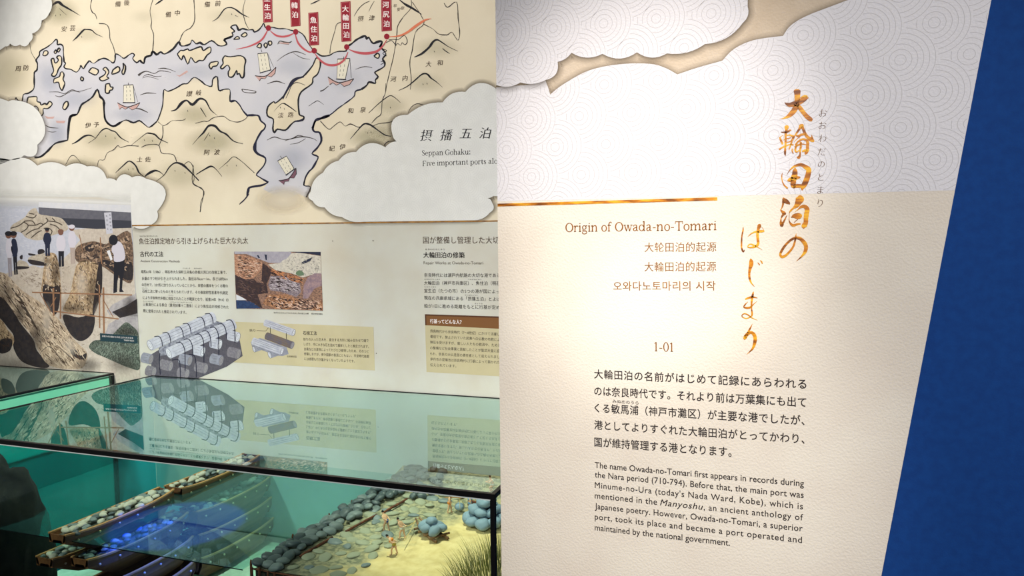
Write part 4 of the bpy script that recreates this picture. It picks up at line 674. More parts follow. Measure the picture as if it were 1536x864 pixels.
pl('water', [k8([(75, 660), (210, 665), (300, 700), (380, 760), (80, 765)])], pm('photo_blue_tarp', (44, 66, 104), (34, 50, 84), 80), p2, 7.2, False); pl('foam', [k8([(75, 590), (140, 620), (205, 660), (78, 660)])], ph_pale, p2, 7.2, False)
pl('brown_foot', [k8([(480, 590), (700, 590), (860, 660), (880, 700), (760, 740), (750, 780), (560, 770), (400, 700)]), k8([(1060, 720), (1140, 650), (1145, 790), (1000, 785)])], pm('photo_orange_wood', (190, 138, 100), (84, 56, 44), 120, .4, .6), p2, 7, False)
b1, b2, b3 = pm('bark_dark_line', (44, 30, 32)), pm('bark_pale_line', (216, 182, 160)), pm('bark_grey_line', (190, 180, 184))
SE = k8([(60, 100), (290, 145), (400, 205), (395, 270), (290, 385), (100, 375)]); GF = k8([(500, 365), (700, 375), (855, 455), (870, 555), (640, 555), (480, 530)]); BF = k8([(420, 600), (860, 655), (1140, 660), (1140, 780), (560, 770)]); TB = k8([(480, 270), (760, 335), (920, 400), (900, 460), (500, 360)]); DS = k8([(70, 360), (300, 405), (460, 480), (470, 570), (340, 590), (390, 750), (250, 715), (80, 580)])
grain([SE], 90, 15, 25, 5, .9, 'wood_line', b1, p2, 7.4); grain([SE], 60, 15, 25, 6, 1.1, 'wood_highlight', b2, p2, 7.4)
grain([GF, TB], 80, 12, 20, 6, 1.2, 'wood_line', b1, p2, 7.4); grain([GF], 80, 12, 20, 6, 1, 'wood_highlight', b3, p2, 7.45); grain([TB], 40, 22, 14, 8, 1.4, 'wood_highlight', pm('bark_orange_line', (190, 128, 88)), p2, 7.45)
grain([BF], 90, 25, 35, 6, 1.6, 'wood_line', b1, p2, 7.4); grain([BF], 80, 25, 35, 6, 1.1, 'wood_highlight', b2, p2, 7.45); grain([DS], 40, 20, 30, 7, .8, 'wood_highlight', pm('bark_brown_line', (110, 84, 76)), p2, 7.45)
grain([k8([(640, 190), (850, 90), (1110, 120), (1120, 330), (900, 370), (700, 300)])], 70, 40, 60, 4, 1.2, 'rock_shadow', pm('rock_grey_line', (140, 136, 130)), p2, 6.75)
text('砂浜から引き上げられた丸太に残る加工の跡', YW, (410.6, 470), (462.9, 471.4), 2.8, 'photo_caption', text_dark, mural, 6); text('明石市教育委員会', YW, (467, 471.5), (484, 472), 2.6, 'photo_caption', text_dark, mural, 6)
for x, y in ((499, 361.5), (559.6, 361), (564.5, 530)):
    f = Flat(YW); f.dot(x, y, .8, 10); f.build('pin', text_grey, mural, 7)

# ------------------------------------------------------------------ title panel
board_m = mat('title_paper_beige', C(232, 222, 204), C(226, 214, 196), 12, lo=.35, hi=.7, rough=.85, bump=.42, bscale=330)
gap_m = mat('title_gap_paper', C(214, 196, 172), C(200, 180, 154), 22, lo=.3, hi=.7, rough=.85, bump=.42, bscale=330)
tcloud_m = mat('title_cloud_white', C(226, 222, 222), rough=.85, bump=.42, bscale=330)
twave_m = mat('title_wave_grey', C(196, 191, 190))
gold_m = mat('gold_leaf', C(118, 62, 14), C(232, 172, 40), 34, detail=6, lo=.36, hi=.62, rough=.45, stretch=(1, 1, 5), c3=C(196, 118, 22))
gold_text = mat('bronze_text', C(126, 74, 20), C(146, 90, 28), 40, rough=.6); grey_text = mat('panel_text_charcoal', C(42, 34, 34)); rubi_m = mat('panel_text_brown', C(110, 84, 66))
panel = empty('title_panel', (0, YP + .03, 0), 'slanted cream title panel with golden brush lettering and white wave clouds', 'sign')
# board outline: left edge upright, right edge leaning; carried on above and below the frame
def pz(x, y): return onY(x, y, YP)
lt, lb_, rt, rb = pz(743, 0), pz(752.4, 864), pz(1487, 0), pz(1322, 864)
ext = lambda a, b, z: a + (b - a) * ((z - a.z) / (b.z - a.z))
out = [ext(lt, lb_, .55), ext(rt, rb, .55), ext(rt, rb, 2.35), ext(lt, lb_, 2.35)]
bm = bmesh.new(); fr = [bm.verts.new((p.x, YP, p.z)) for p in out]; bk = [bm.verts.new((p.x, YP + .03, p.z)) for p in out]
bm.faces.new(fr); bm.faces.new(bk[::-1])
for i in range(4): bm.faces.new((fr[i], bk[i], bk[(i + 1) % 4], fr[(i + 1) % 4]))
bmesh.ops.recalc_face_normals(bm, faces=bm.faces); bm_obj('board', bm, board_m, panel)
LX = lambda y: 743 + 9.4 * y / 864
RX = lambda y: 1487 - 165 * y / 864
f = Flat(YP); f.poly([(LX(-200), -200), (RX(-200), -200), (RX(140), 140), (900, 200), (LX(180), 180)]); f.build('gap_print', gap_m, panel, 1)
c7 = lambda p: crop(740, 0, 3.072, p)
ea = scallop([c7([(1172, -60)])[0] + (.0,), c7([(1172, 30)])[0] + (.16,), c7([(1150, 105)])[0] + (.12,), c7([(975, 203)])[0] + (.1,), c7([(800, 246)])[0] + (.16,), c7([(662, 241)])[0] + (.16,), c7([(503, 248)])[0] + (.14,), c7([(360, 243)])[0] + (.1,), c7([(296, 285)])[0] + (.24,), c7([(240, 369)])[0] + (.1,), c7([(125, 380)])[0] + (.12,), (LX(128) + .1, 127.5, 0)], .1)
ea = [p for p in ea if p[1] > -30]
k_ = next(i for i, p in enumerate(ea) if abs(p[1] - 127.5) < 1e-6); ea = ea[:k_ + 1]
A_out = ea + [(LX(-200), -200), (1121.5, -200)]
eb = [(LX(131), 131)] + crop(740, 0, 3.072, [(70, 397), (150, 392), (240, 370), (252, 402), (262, 436)]) + catmull(crop(740, 0, 3.072, [(262, 436), (320, 390), (440, 325), (580, 296), (720, 294), (790, 312), (848, 343)]), False, 5)[1:] + catmull(crop(740, 0, 3.072, [(848, 343), (940, 312), (1055, 280)]))[1:] + catmull(crop(740, 0, 3.072, [(1055, 280), (1110, 225), (1200, 185), (1335, 165)]))[1:] + catmull(crop(740, 0, 3.072, [(1335, 165), (1370, 118), (1440, 75), (1560, 28), (1700, -20), (1900, -60)]))[1:]
wy = lambda x: 302.2 - (x - 747) * .0246
B_out = eb + [(RX(-60), -60), (RX(287), wy(RX(287))), (LX(302), 302.2)]
f = Flat(YP); f.halo(eb, 9, .38); f.build('cloud_edge_print', dark_wash, panel, 1.5)
f = Flat(YP); f.poly(B_out); cb = f.build('cloud', tcloud_m, panel, 2)
wave_discs(YP, B_out, (794.3, 179.5), (869, 174.3), (832.7, 220.5), 6, .00062).build('wave_pattern', twave_m, cb, 2.5)
f = Flat(YP); f.halo(ea, 11, .55); f.build('cloud_edge_print', dark_wash, panel, 3)
f = Flat(YP); f.poly(A_out); ca_ = f.build('cloud', tcloud_m, panel, 3.5)
wave_discs(YP, A_out, (758, 49), (830, 42.3), (795, 90.5), 6, .00062).build('wave_pattern', twave_m, ca_, 4)
f = Flat(YP); f.stroke([(LX(307), 307.6, 4.2), (910, 303, 4.4), (1076, 298.2, 4.8)], smooth=False); f.build('gold_rule', gold_m, panel, 5)
# calligraphy: brush strokes traced one by one
def brush(name, s, ox, oy, strokes, polys=(), label=None):
    f = Flat(YP)
    for st in strokes: f.stroke([(ox + p[0] / s, oy + p[1] / s, p[2] / s) for p in st], n=6)
    for p in polys: f.smooth(crop(ox, oy, s, p), 4)
    return f.build(name, gold_m, panel, 6, label)
brush('title_character', 12.34, 1160, 130, [[(440, 45, 50), (440, 75, 125), (445, 150, 110), (442, 240, 100), (430, 330, 110), (390, 430, 100), (330, 500, 90), (270, 550, 60), (190, 585, 22), (110, 600, 3)], [(208, 290, 4), (250, 320, 50), (310, 335, 78), (400, 315, 100), (500, 275, 95), (560, 240, 85), (610, 210, 70), (652, 208, 10)], [(500, 215, 20), (545, 190, 40), (590, 172, 40), (630, 190, 40)], [(440, 340, 60), (490, 390, 82), (550, 470, 80), (620, 550, 84), (690, 605, 80), (725, 620, 40)]])
brush('title_character', 13.29, 1155, 180, [[(330, 105, 40), (332, 135, 88), (325, 200, 56), (312, 300, 42), (312, 420, 44), (305, 560, 40), (300, 660, 44), (308, 715, 8)], [(218, 240, 12), (270, 245, 30), (340, 235, 42), (400, 205, 34), (425, 205, 8)], [(195, 350, 30), (215, 400, 42), (245, 465, 40), (238, 490, 14)], [(182, 355, 14), (225, 325, 12), (265, 300, 6)], [(330, 305, 20), (400, 300, 30), (450, 325, 50), (475, 335, 44), (440, 400, 40), (420, 470, 34), (395, 550, 24), (375, 600, 14)], [(265, 400, 10), (320, 375, 22), (375, 365, 18), (420, 350, 14)], [(330, 445, 14), (400, 430, 20), (430, 400, 14)], [(180, 590, 34), (240, 550, 30), (330, 510, 26), (400, 490, 26), (470, 495, 34)],
  [(625, 80, 50), (625, 110, 100), (590, 170, 50), (540, 245, 40), (490, 320, 18)], [(640, 120, 60), (665, 190, 56), (700, 270, 58), (750, 340, 64), (810, 385, 80), (865, 415, 60), (885, 420, 10)], [(830, 290, 4), (835, 330, 26), (845, 375, 40)], [(510, 300, 16), (560, 320, 44), (640, 290, 46), (720, 285, 30)], [(480, 450, 6), (500, 410, 12), (560, 360, 14), (600, 335, 8)], [(500, 500, 24), (560, 430, 34), (640, 385, 40), (710, 395, 44), (750, 440, 60), (748, 520, 62), (745, 600, 66), (715, 660, 60), (705, 690, 10)], [(640, 630, 30), (690, 610, 46), (740, 600, 40)], [(600, 430, 22), (615, 520, 44), (600, 600, 36), (600, 680, 32), (575, 745, 60), (535, 735, 18)], [(490, 540, 30), (560, 500, 34), (640, 480, 22), (720, 490, 14)], [(545, 450, 14), (520, 530, 34), (505, 600, 40), (530, 640, 30), (580, 600, 16)], [(450, 570, 26), (440, 610, 26), (465, 670, 22)], [(630, 440, 20), (620, 470, 40)]])
brush('title_character', 15.71, 1160, 240, [[(215, 300, 10), (200, 380, 26), (210, 490, 24), (255, 590, 34), (340, 670, 42)], [(318, 350, 6), (380, 250, 22), (470, 165, 44), (570, 120, 62), (670, 115, 78), (760, 165, 100), (830, 220, 120), (825, 320, 124), (790, 440, 130), (740, 560, 130), (690, 640, 110), (678, 715, 20)], [(515, 175, 8), (510, 250, 110), (505, 340, 130), (480, 430, 140), (470, 520, 130), (470, 600, 120), (520, 640, 70)], [(330, 490, 20), (390, 470, 100), (470, 440, 90), (560, 415, 84), (640, 405, 20)], [(470, 620, 90), (560, 610, 90), (650, 610, 90)]])
brush('title_character', 14.4, 1160, 290, [[(215, 90, 20), (235, 140, 90), (290, 180, 90), (340, 215, 50), (345, 245, 8)], [(215, 150, 50), (210, 230, 44), (185, 310, 24), (160, 345, 10)], [(150, 350, 14), (190, 390, 50), (235, 430, 80), (275, 440, 20)], [(240, 430, 60), (190, 490, 40), (165, 560, 24), (165, 640, 60), (190, 690, 80), (205, 715, 10)], [(180, 680, 60), (230, 600, 40), (270, 520, 26), (298, 465, 6)], [(570, 40, 40), (575, 110, 180), (540, 190, 140), (500, 260, 100), (430, 320, 40), (380, 370, 40), (345, 410, 18)], [(350, 390, 14), (342, 500, 12), (345, 600, 24), (390, 670, 50), (440, 690, 56), (520, 665, 40), (590, 660, 30)], [(465, 400, 6), (530, 350, 18), (600, 290, 54), (680, 285, 80), (730, 350, 105), (715, 450, 105), (705, 550, 100), (700, 640, 100), (660, 710, 110), (655, 762, 12)], [(385, 520, 10), (450, 490, 90), (530, 490, 130), (590, 490, 100), (620, 495, 30)], [(450, 630, 14), (490, 590, 14), (530, 560, 10)]])
brush('title_character', 14.4, 1160, 340, [[(495, 140, 3), (485, 210, 30), (470, 300, 40), (430, 430, 44), (350, 540, 46), (260, 625, 54), (185, 650, 56), (150, 600, 50), (185, 510, 54), (260, 400, 50), (360, 300, 48), (460, 245, 54), (560, 250, 68), (650, 320, 82), (705, 420, 86), (690, 530, 76), (630, 620, 44), (560, 690, 22), (490, 750, 3)]])
brush('title_character', 14.4, 1100, 330, [[(212, 145, 8), (210, 220, 32), (185, 350, 30), (178, 480, 36), (180, 600, 34), (215, 680, 36), (245, 640, 8)], [(560, 85, 40), (562, 125, 84), (540, 190, 60), (522, 300, 58), (530, 420, 58), (535, 510, 56), (490, 565, 50), (400, 590, 34), (315, 585, 22), (330, 540, 24), (380, 520, 24), (440, 545, 36), (500, 570, 26), (560, 605, 12), (625, 642, 3)], [(308, 365, 4), (380, 300, 22), (460, 260, 34), (560, 245, 54), (640, 240, 44), (675, 235, 12)], [(660, 235, 20), (640, 185, 8), (610, 150, 4)]])
brush('title_character', 14.4, 1100, 380, [[(370, 112, 20), (385, 170, 84), (385, 240, 92), (360, 330, 66), (345, 430, 50), (350, 530, 48), (380, 620, 34), (430, 690, 16), (465, 722, 3)], [(520, 195, 6), (548, 220, 22), (570, 255, 20)], [(575, 150, 6), (608, 175, 28), (628, 222, 24)]])
brush('title_character', 8.23, 1100, 430, [[(248, 60, 8), (242, 90, 24), (232, 140, 28), (225, 200, 22), (225, 270, 18), (232, 340, 22), (215, 370, 14), (160, 392, 12), (115, 375, 12), (108, 350, 12), (140, 332, 14), (185, 350, 14), (230, 385, 12), (300, 414, 2)], [(145, 155, 16), (185, 140, 24), (235, 128, 22), (300, 140, 4)], [(180, 185, 3), (150, 215, 16), (130, 250, 16), (170, 262, 24), (215, 250, 22), (250, 215, 10), (292, 180, 3)]])
brush('title_character', 8.23, 1100, 430, [[(235, 458, 3), (210, 510, 18), (175, 575, 26), (145, 630, 44), (150, 650, 20)], [(140, 625, 40), (180, 580, 40), (220, 565, 34), (255, 590, 42), (270, 640, 44), (262, 700, 40), (240, 760, 26), (200, 805, 12), (165, 835, 3)]])
acc = ([], [])
for ch, x, y in zip('おおわだのとまり', (1234.6, 1233.9, 1233.6, 1232.6, 1232, 1231.3, 1230.7, 1230.3), (169.3, 187.9, 207.4, 227.6, 246.5, 265.4, 284.9, 304.4)): char(ch, YP, x, y, 13.4 if ch != 'の' else 12.4, acc, 6, -.004, -.026, .1)
mesh_text(*acc, 'title_reading', rubi_m, panel)
P = lambda b, p0, p1, em, name, m, **k: text(b, YP, p0, p1, em, name, m, panel, 6, **k)
serif('Origin of Owada-no-Tomari', YP, (847.6, 347.6), (1075.4, 344.8), 19.5, 'english_title', gold_text, panel)
P('大轮田泊的起源', (966.8, 376.8), (1074.6, 376.2), 16, 'chinese_title', gold_text, kx=.006, ky=-.018, space=1.06)
P('大輪田泊的起源', (966.6, 406), (1074.4, 405.6), 16, 'chinese_title', gold_text, kx=.006, ky=-.016, space=1.06)
P('오와다노토마리의 시작', (920, 434.6), (1073.4, 434.4), 15.4, 'korean_title', gold_text, kx=.006, ky=-.008, space=1.05)
serif('1-01', YP, (980.4, 526.4), (1011.4, 527.4), 19.6, 'section_number', gold_text, panel)
acc = ([], [])
for b, p0, p1, sp in (('大輪田泊の名前がはじめて記録にあらわれる', (891.2, 566.4), (1209.6, 582.2), 1.1), ('のは奈良時代です。それより前は万葉集にも出て', (891.4, 591.8), (1209.4, 609.6), 1.04), ('くる敏馬浦（神戸市灘区）が主要な港でしたが、', (891.8, 617.2), (1207, 636.8), 1.06), ('港としてよりすぐれた大輪田泊がとってかわり、', (891.4, 642.6), (1207, 664.6), 1.06), ('国が維持管理する港となります。', (891.6, 668.4), (1097.4, 684.2), 1.04)): text(b, YP, p0, p1, 15.6, '', None, None, 6, kx=.012, ky=.010, space=sp, acc=acc)
text('みぬめのうら', YP, (918.8, 603.8), (957.9, 606.6), 5.8, '', None, None, 6, acc=acc)
mesh_text(*acc, 'japanese_text', grey_text, panel)
acc = ([], [])
for b, y0, x1, y1, sp in (('The name Owada-no-Tomari first appears in records during', 701.6, 1206, 729.6, 1), ('the Nara period (710-794). Before that, the main port was', 715.8, 1205.6, 747, 1.03), ("Minume-no-Ura (today's Nada Ward, Kobe), which is", 731.6, 1204.4, 764, 1.1), ('Japanese poetry. However, Owada-no-Tomari, a superior', 763.2, 1204, 797.2, 1.04), ('port, took its place and became a port operated and', 779, 1203, 814.6, 1.08), ('maintained by the national government.', 795.2, 1095, 818.8, 1)):
    text(b, YP, (892.2, y0), (x1, y1), 13.2, '', None, None, 6, kx=.008, ky=.006, space=sp, acc=acc)
yb = lambda x: 747.4 + (x - 892.2) * (780.6 - 747.4) / (1204.6 - 892.2)
for b, xa, xb, sh, sp in (('mentioned in the', 892.2, 985.6, 0, 1.06), ('Manyoshu', 990, 1054.5, .25, 1.1), (', an ancient anthology of', 1055.5, 1204.6, 0, 1.1)): text(b, YP, (xa, yb(xa)), (xb, yb(xb)), 13.2, '', None, None, 6, kx=.008, ky=.006, space=sp, shear=sh, acc=acc)
mesh_text(*acc, 'english_text', grey_text, panel)
# ------------------------------------------------------------------ glass cases
def glass(name, tint, refl=1.0, milky=0):
    m = bpy.data.materials.new(name); m.use_nodes = True
    N, L = nodes_of(m); N.remove(N['Principled BSDF'])
    t = N.new('ShaderNodeBsdfTransparent'); t.inputs[0].default_value = (*tint, 1)
    if not refl: L.new(t.outputs[0], N['Material Output'].inputs[0]); return m
    g = N.new('ShaderNodeBsdfGlossy'); g.inputs['Roughness'].default_value = .0; g.inputs['Color'].default_value = (.80, 1, .98, 1)
    lw = N.new('ShaderNodeLayerWeight'); lw.inputs['Blend'].default_value = .5
    p = N.new('ShaderNodeMath'); p.operation = 'POWER'; p.inputs[1].default_value = 4
    q = N.new('ShaderNodeMath'); q.operation = 'MULTIPLY_ADD'; q.inputs[1].default_value = .93 * refl; q.inputs[2].default_value = .07 * refl
    x = N.new('ShaderNodeMixShader')
    if milky:                                   # diffuse share puts the haze of reflections into the sheet's colour
        df = N.new('ShaderNodeBsdfDiffuse'); df.inputs['Color'].default_value = C(96, 158, 156); mk = N.new('ShaderNodeMixShader'); mk.inputs[0].default_value = milky
        L.new(t.outputs[0], mk.inputs[1]); L.new(df.outputs[0], mk.inputs[2]); t = mk
    L.new(lw.outputs['Facing'], p.inputs[0]); L.new(p.outputs[0], q.inputs[0]); L.new(q.outputs[0], x.inputs[0]); L.new(t.outputs[0], x.inputs[1]); L.new(g.outputs[0], x.inputs[2]); L.new(x.outputs[0], N['Material Output'].inputs[0])
    return m
clear = glass('pane_clear_inside', (.93, .98, .96), 0)
g_top = glass('case_glass_top', (.88, .96, .94), 1.25); g_front = glass('case_glass_front', (.88, .96, .94), .8); g_teal = glass('case_glass_teal', (.005, .44, .56), .5); g_water = glass('sea_sheet_teal', (.68, .92, .92), .8, .095)
black_m = mat('black_edge', C(14, 14, 16), rough=.35); white_m = mat('pedestal_white', C(190, 188, 182)); teal_m = mat('case_teal_board', C(168, 184, 178), C(160, 178, 170), 8); green_m = mat('case_green_board', C(146, 212, 178), C(138, 206, 172), 5)
sand_sea = mat('seabed_sand', C(196, 204, 182), C(178, 190, 168), 60, rough=.95, bump=.3, bscale=300)
def pane(name, a, b, axis, top, parent, mt):
    """a 5 mm pane: the outward face carries the reflection, the others only tint"""
    bm = bmesh.new(); fs = add_box(bm, a, b); bmesh.ops.recalc_face_normals(bm, faces=bm.faces)
    d = Vector(axis)
    for f_ in fs: f_.material_index = 0 if f_.normal.dot(d) > .9 else 1
    me = bpy.data.meshes.new(name); bm.to_mesh(me); bm.free()
    return link(name, me, [mt, clear], parent)
ZB = EYE - .86
case = empty('display_case', ((XL + XR) / 2, 1.37, 0), 'long glass display case holding the harbour model, in front of the mural', 'display case')
box_obj('pedestal', (XL, YC, 0), (XR, YW - .001, ZB), white_m, case)
bm = bmesh.new()                                            # modelled seabed, rising to the right and the back
nx, ny = 60, 30; gv = []
for i in range(nx + 1):
    for j in range(ny + 1):
        x = XL + .006 + (XR - XL - .012) * i / nx; y = YC + .008 + (YW - YC - .02) * j / ny
        z = EYE - .838 + .05 * max(0, min(1, (x + 1.28) / .3)) * (j / ny) ** 2 + .004 * noise.noise((x * 9, y * 9, 0))
        gv.append(bm.verts.new((x, y, z)))
for i in range(nx):
    for j in range(ny): a = i * (ny + 1) + j; bm.faces.new((gv[a], gv[a + ny + 1], gv[a + ny + 2], gv[a + 1]))
bm_obj('seabed', bm, sand_sea, case, smooth=True)
box_obj('back_board', (XL + .006, YW - .006, ZB), (XR - .006, YW - .0015, ZT - .006), teal_m, case)
pane('top_glass', (XL, YC, ZT - .005), (XR, YW - .001, ZT), (0, 0, 1), 1, case, g_top)
pane('front_glass', (XL, YC, ZB), (XR, YC + .005, ZT - .005), (0, -1, 0), 1, case, g_front)
pane('side_glass', (XR - .005, YC + .005, ZB), (XR, YW - .001, ZT - .005), (1, 0, 0), 1, case, g_front)
pane('side_glass', (XL, YC + .005, ZB), (XL + .005, YW - .001, ZT - .005), (-1, 0, 0), 1, case, g_teal)
E_ = .0085
box_obj('front_edge', (XL, YC - .001, ZT - E_ + .0005), (XR + .001, YC + .006, ZT + .0008), black_m, case); box_obj('corner_edge', (XR - .0065, YC - .001, ZB), (XR + .001, YC + .006, ZT - E_), black_m, case); box_obj('side_edge', (XR - .006, YC + .006, ZT - .007), (XR + .001, YW - .001, ZT + .0008), black_m, case); box_obj('side_edge', (XL - .001, YC + .006, ZT - .003), (XL + .003, YW - .001, ZT + .0008), black_m, case); box_obj('back_edge', (XL, YW - .0035, ZT - .001), (XR, YW - .0008, ZT + .0012), black_m, case)
bm = bmesh.new(); add_box(bm, (XL, YC - .0016, ZT - E_ - .0012), (XR - .006, YC - .0002, ZT - E_ + .0004)); bm_obj('bright_bevel', bm, mat('highlight_grey', C(196, 206, 204), rough=.3), case)  # pale strip, a painted highlight along the underside of the front edge
XS = -1.866
case2 = empty('display_case', (-2.4, 1.37, 0), 'green glass display case at the far left, beside the long case', 'display case')
box_obj('pedestal', (-3.0, YC, 0), (XS, YW - .001, ZB), white_m, case2)
box_obj('green_board', (XS - .012, YC + .01, ZB), (XS - .007, YW - .012, ZT - .008), green_m, case2)
box_obj('back_board', (-3.0, YW - .008, ZB), (XS - .012, YW - .002, ZT - .006), teal_m, case2)
pane('top_glass', (-3.0, YC, ZT - .005), (XS, YW - .001, ZT), (0, 0, 1), 1, case2, g_top)
pane('side_glass', (XS - .005, YC + .005, ZB), (XS, YW - .001, ZT - .005), (1, 0, 0), 1, case2, g_front)
pane('front_glass', (-3.0, YC, ZB), (XS, YC + .005, ZT - .005), (0, -1, 0), 1, case2, g_front)
box_obj('side_edge', (XS - .006, YC, ZT - .0045), (XS + .001, YW - .001, ZT + .001), black_m, case2); box_obj('corner_edge', (XS - .007, YW - .009, ZB), (XS + .001, YW - .001, ZT - .007), black_m, case2); box_obj('back_edge', (-3.0, YW - .003, ZT - .001), (XS, YW - .0008, ZT + .0012), black_m, case2); box_obj('front_edge', (-3.0, YC - .001, ZT - .007), (XS + .001, YC + .006, ZT + .001), black_m, case2)

# ------------------------------------------------------------------ the harbour model
WZ = EYE - .612
bm = bmesh.new(); fs = add_box(bm, (XL + .006, 1.105, WZ - .002), (-.925, YW - .008, WZ)); bmesh.ops.recalc_face_normals(bm, faces=bm.faces)
for f_ in fs: f_.material_index = 0 if f_.normal.z > .9 else (2 if f_.normal.y < -.9 else 1)
me = bpy.data.meshes.new('sea_sheet'); bm.to_mesh(me); bm.free()
setp(link('sea_sheet', me, [g_water, clear, black_m], None, (-1.3, 1.4, WZ)), 'clear teal sheet for the sea surface around the stone boats', 'water')
# dark mound at the left end
bm = bmesh.new(); bmesh.ops.create_icosphere(bm, subdivisions=5, radius=1)
for v in bm.verts:
    n = 1 + .16 * noise.noise(v.co * 2.2) + .05 * noise.noise(v.co * 7)
    v.co = Vector((v.co.x * .085 * n, v.co.y * .09 * n, max(v.co.z, -.1) * .34 * n))
bm.transform(Matrix.Translation((-1.615, 1.165, ZB + .03)))
mound = bm_obj('rock_mound', bm, mat('dark_rock', C(26, 28, 21), C(15, 19, 16), 30, rough=.95, bump=.6, bscale=120), None, (-1.615, 1.165, ZB + .03), True)
setp(mound, 'dark brown rock mound rising at the left end of the case', 'rock')
# boats
wood = mat('boat_wood', C(128, 84, 48), C(96, 58, 32), 16, rough=.6, stretch=(6, .6, 6), bump=.15, bscale=60); rail_w = mat('boat_rail_wood', C(190, 144, 92), C(166, 118, 70), 20, rough=.6, stretch=(6, .8, 6)); dowel_m = mat('dowel_pale_wood', C(222, 196, 150))
dmesh = None
def make_boat(label, xn, y0, y1, zt, wd=.070, h=.052):
    global dmesh
    xc = xn - wd / 2; n = 14; dep = lambda t: h * min(1, (.34 if y0 < 1.2 else .8) + 2.6 * t, .8 + 1.5 * (1 - t))
    root = empty('stone_boat', (xc, (y0 + y1) / 2, zt - h), label, 'boat', 'stacked stone boats')
    plan = lambda t: (wd / 2) * ((.66 if y0 < 1.2 else .78) + (.34 if y0 < 1.2 else .22) * math.sin(math.pi * max(0, min(1, t))) ** .6)
    def loft(name, prof, m, ea=0, eb=0):
        """prof: list of (side fraction of half width, z) closed section, mirrored sections run along the boat"""
        bm = bmesh.new(); rings = []
        for i in range(n + 1):
            t = i / n; y = y0 + (y1 - y0) * t; p = plan(t); lift = .006 * abs(2 * t - 1) ** 3
            dz = dep(t); rings.append([bm.verts.new((xc + q * p + off, y - .010 * max(0, (t - .9) * 10) * (z / h) * -1, zt + max(z, -dz + (.006 if z == -h + .006 else 0)) + lift)) for q, off, z in prof])
        k = len(prof)
        for a, b in zip(rings, rings[1:]):
            for i in range(k): bm.faces.new((a[i], a[(i + 1) % k], b[(i + 1) % k], b[i]))
        bm.faces.new(rings[0][::-1]); bm.faces.new(rings[-1]); bmesh.ops.recalc_face_normals(bm, faces=bm.faces)
        return bm_obj(name, bm, m, root)
    loft('hull', [(-1, .0008, 0), (-.97, -.0, -.021), (-.78, 0, -.023), (-.56, 0, -h), (.56, 0, -h), (.78, 0, -.023), (.97, 0, -.021), (1, -.0008, 0), (1, -.004, 0), (.78, -.004, -.021), (.5, 0, -h + .006), (-.5, 0, -h + .006), (-.78, .004, -.021), (-1, .004, 0)], wood)
    for s in (-1, 1): loft('rail', [(s, .0015 * s, .0025), (s, .0015 * s, -.001), (s, -.0045 * s, -.001), (s, -.0045 * s, .0025)], rail_w)
    for t, nm in ((0, 'transom'), (1, 'transom')):
        y = y0 + (y1 - y0) * t; p = plan(t); bm = bmesh.new(); s = .0022 if t == 0 else -.0022; dt = dep(t)
        vs = [bm.verts.new((xc + q * p, y + e, zt + z)) for e in (0, s) for q, z in ((-.98, .006), (-.95, -dt * .4), (-.6, -dt + .006), (.6, -dt + .006), (.95, -dt * .4), (.98, .006))]
        bm.faces.new(vs[:6]); bm.faces.new(vs[6:][::-1])
        for i in range(6): bm.faces.new((vs[i], vs[i + 6], vs[6 + (i + 1) % 6], vs[(i + 1) % 6]))
        bmesh.ops.recalc_face_normals(bm, faces=bm.faces); bm_obj(nm, bm, wood, root)
    if dmesh is None:
        b2 = bmesh.new(); bmesh.ops.create_uvsphere(b2, u_segments=10, v_segments=6, radius=.0026); dmesh = bpy.data.meshes.new('dowel'); b2.to_mesh(dmesh); b2.free(); dmesh.materials.append(dowel_m)
        for p in dmesh.polygons: p.use_smooth = True
    for s in (1, -1):
        for k in range(6):
            t = (k + .5) / 6; d = bpy.data.objects.new('dowel', dmesh); COL.objects.link(d); d.parent = root
            d.location = Vector((xc + s * (plan(t) + .0008), y0 + (y1 - y0) * t, zt - .011)) - root.location
    return root
za = EYE - .603
BO = [('nearer of the two top stone boats above the water', -1.340, 1.093, 1.385, 0), ('farther of the two top stone boats, by the back board', -1.330, 1.396, 1.684, 0), ('stone boat of the second layer that sticks out under the nearer top boat', -1.386, 1.098, 1.395, 1), ('nearer stone boat of the second layer, just under water', -1.312, 1.118, 1.398, 1), ('farther stone boat of the second layer, just under water', -1.298, 1.408, 1.685, 1),
      ('nearer sunken boat of the third layer from the top', -1.300, 1.122, 1.398, 2), ('farther sunken boat of the third layer from the top', -1.296, 1.408, 1.685, 2), ('nearer sunken boat at the bottom of the stack, on the seabed', -1.298, 1.125, 1.40, 3), ('farther sunken boat at the bottom of the stack, on the seabed', -1.292, 1.41, 1.685, 3)]
for l, xn, y0, y1, k in BO: make_boat(l, xn, y0, y1, za - .058 * k)
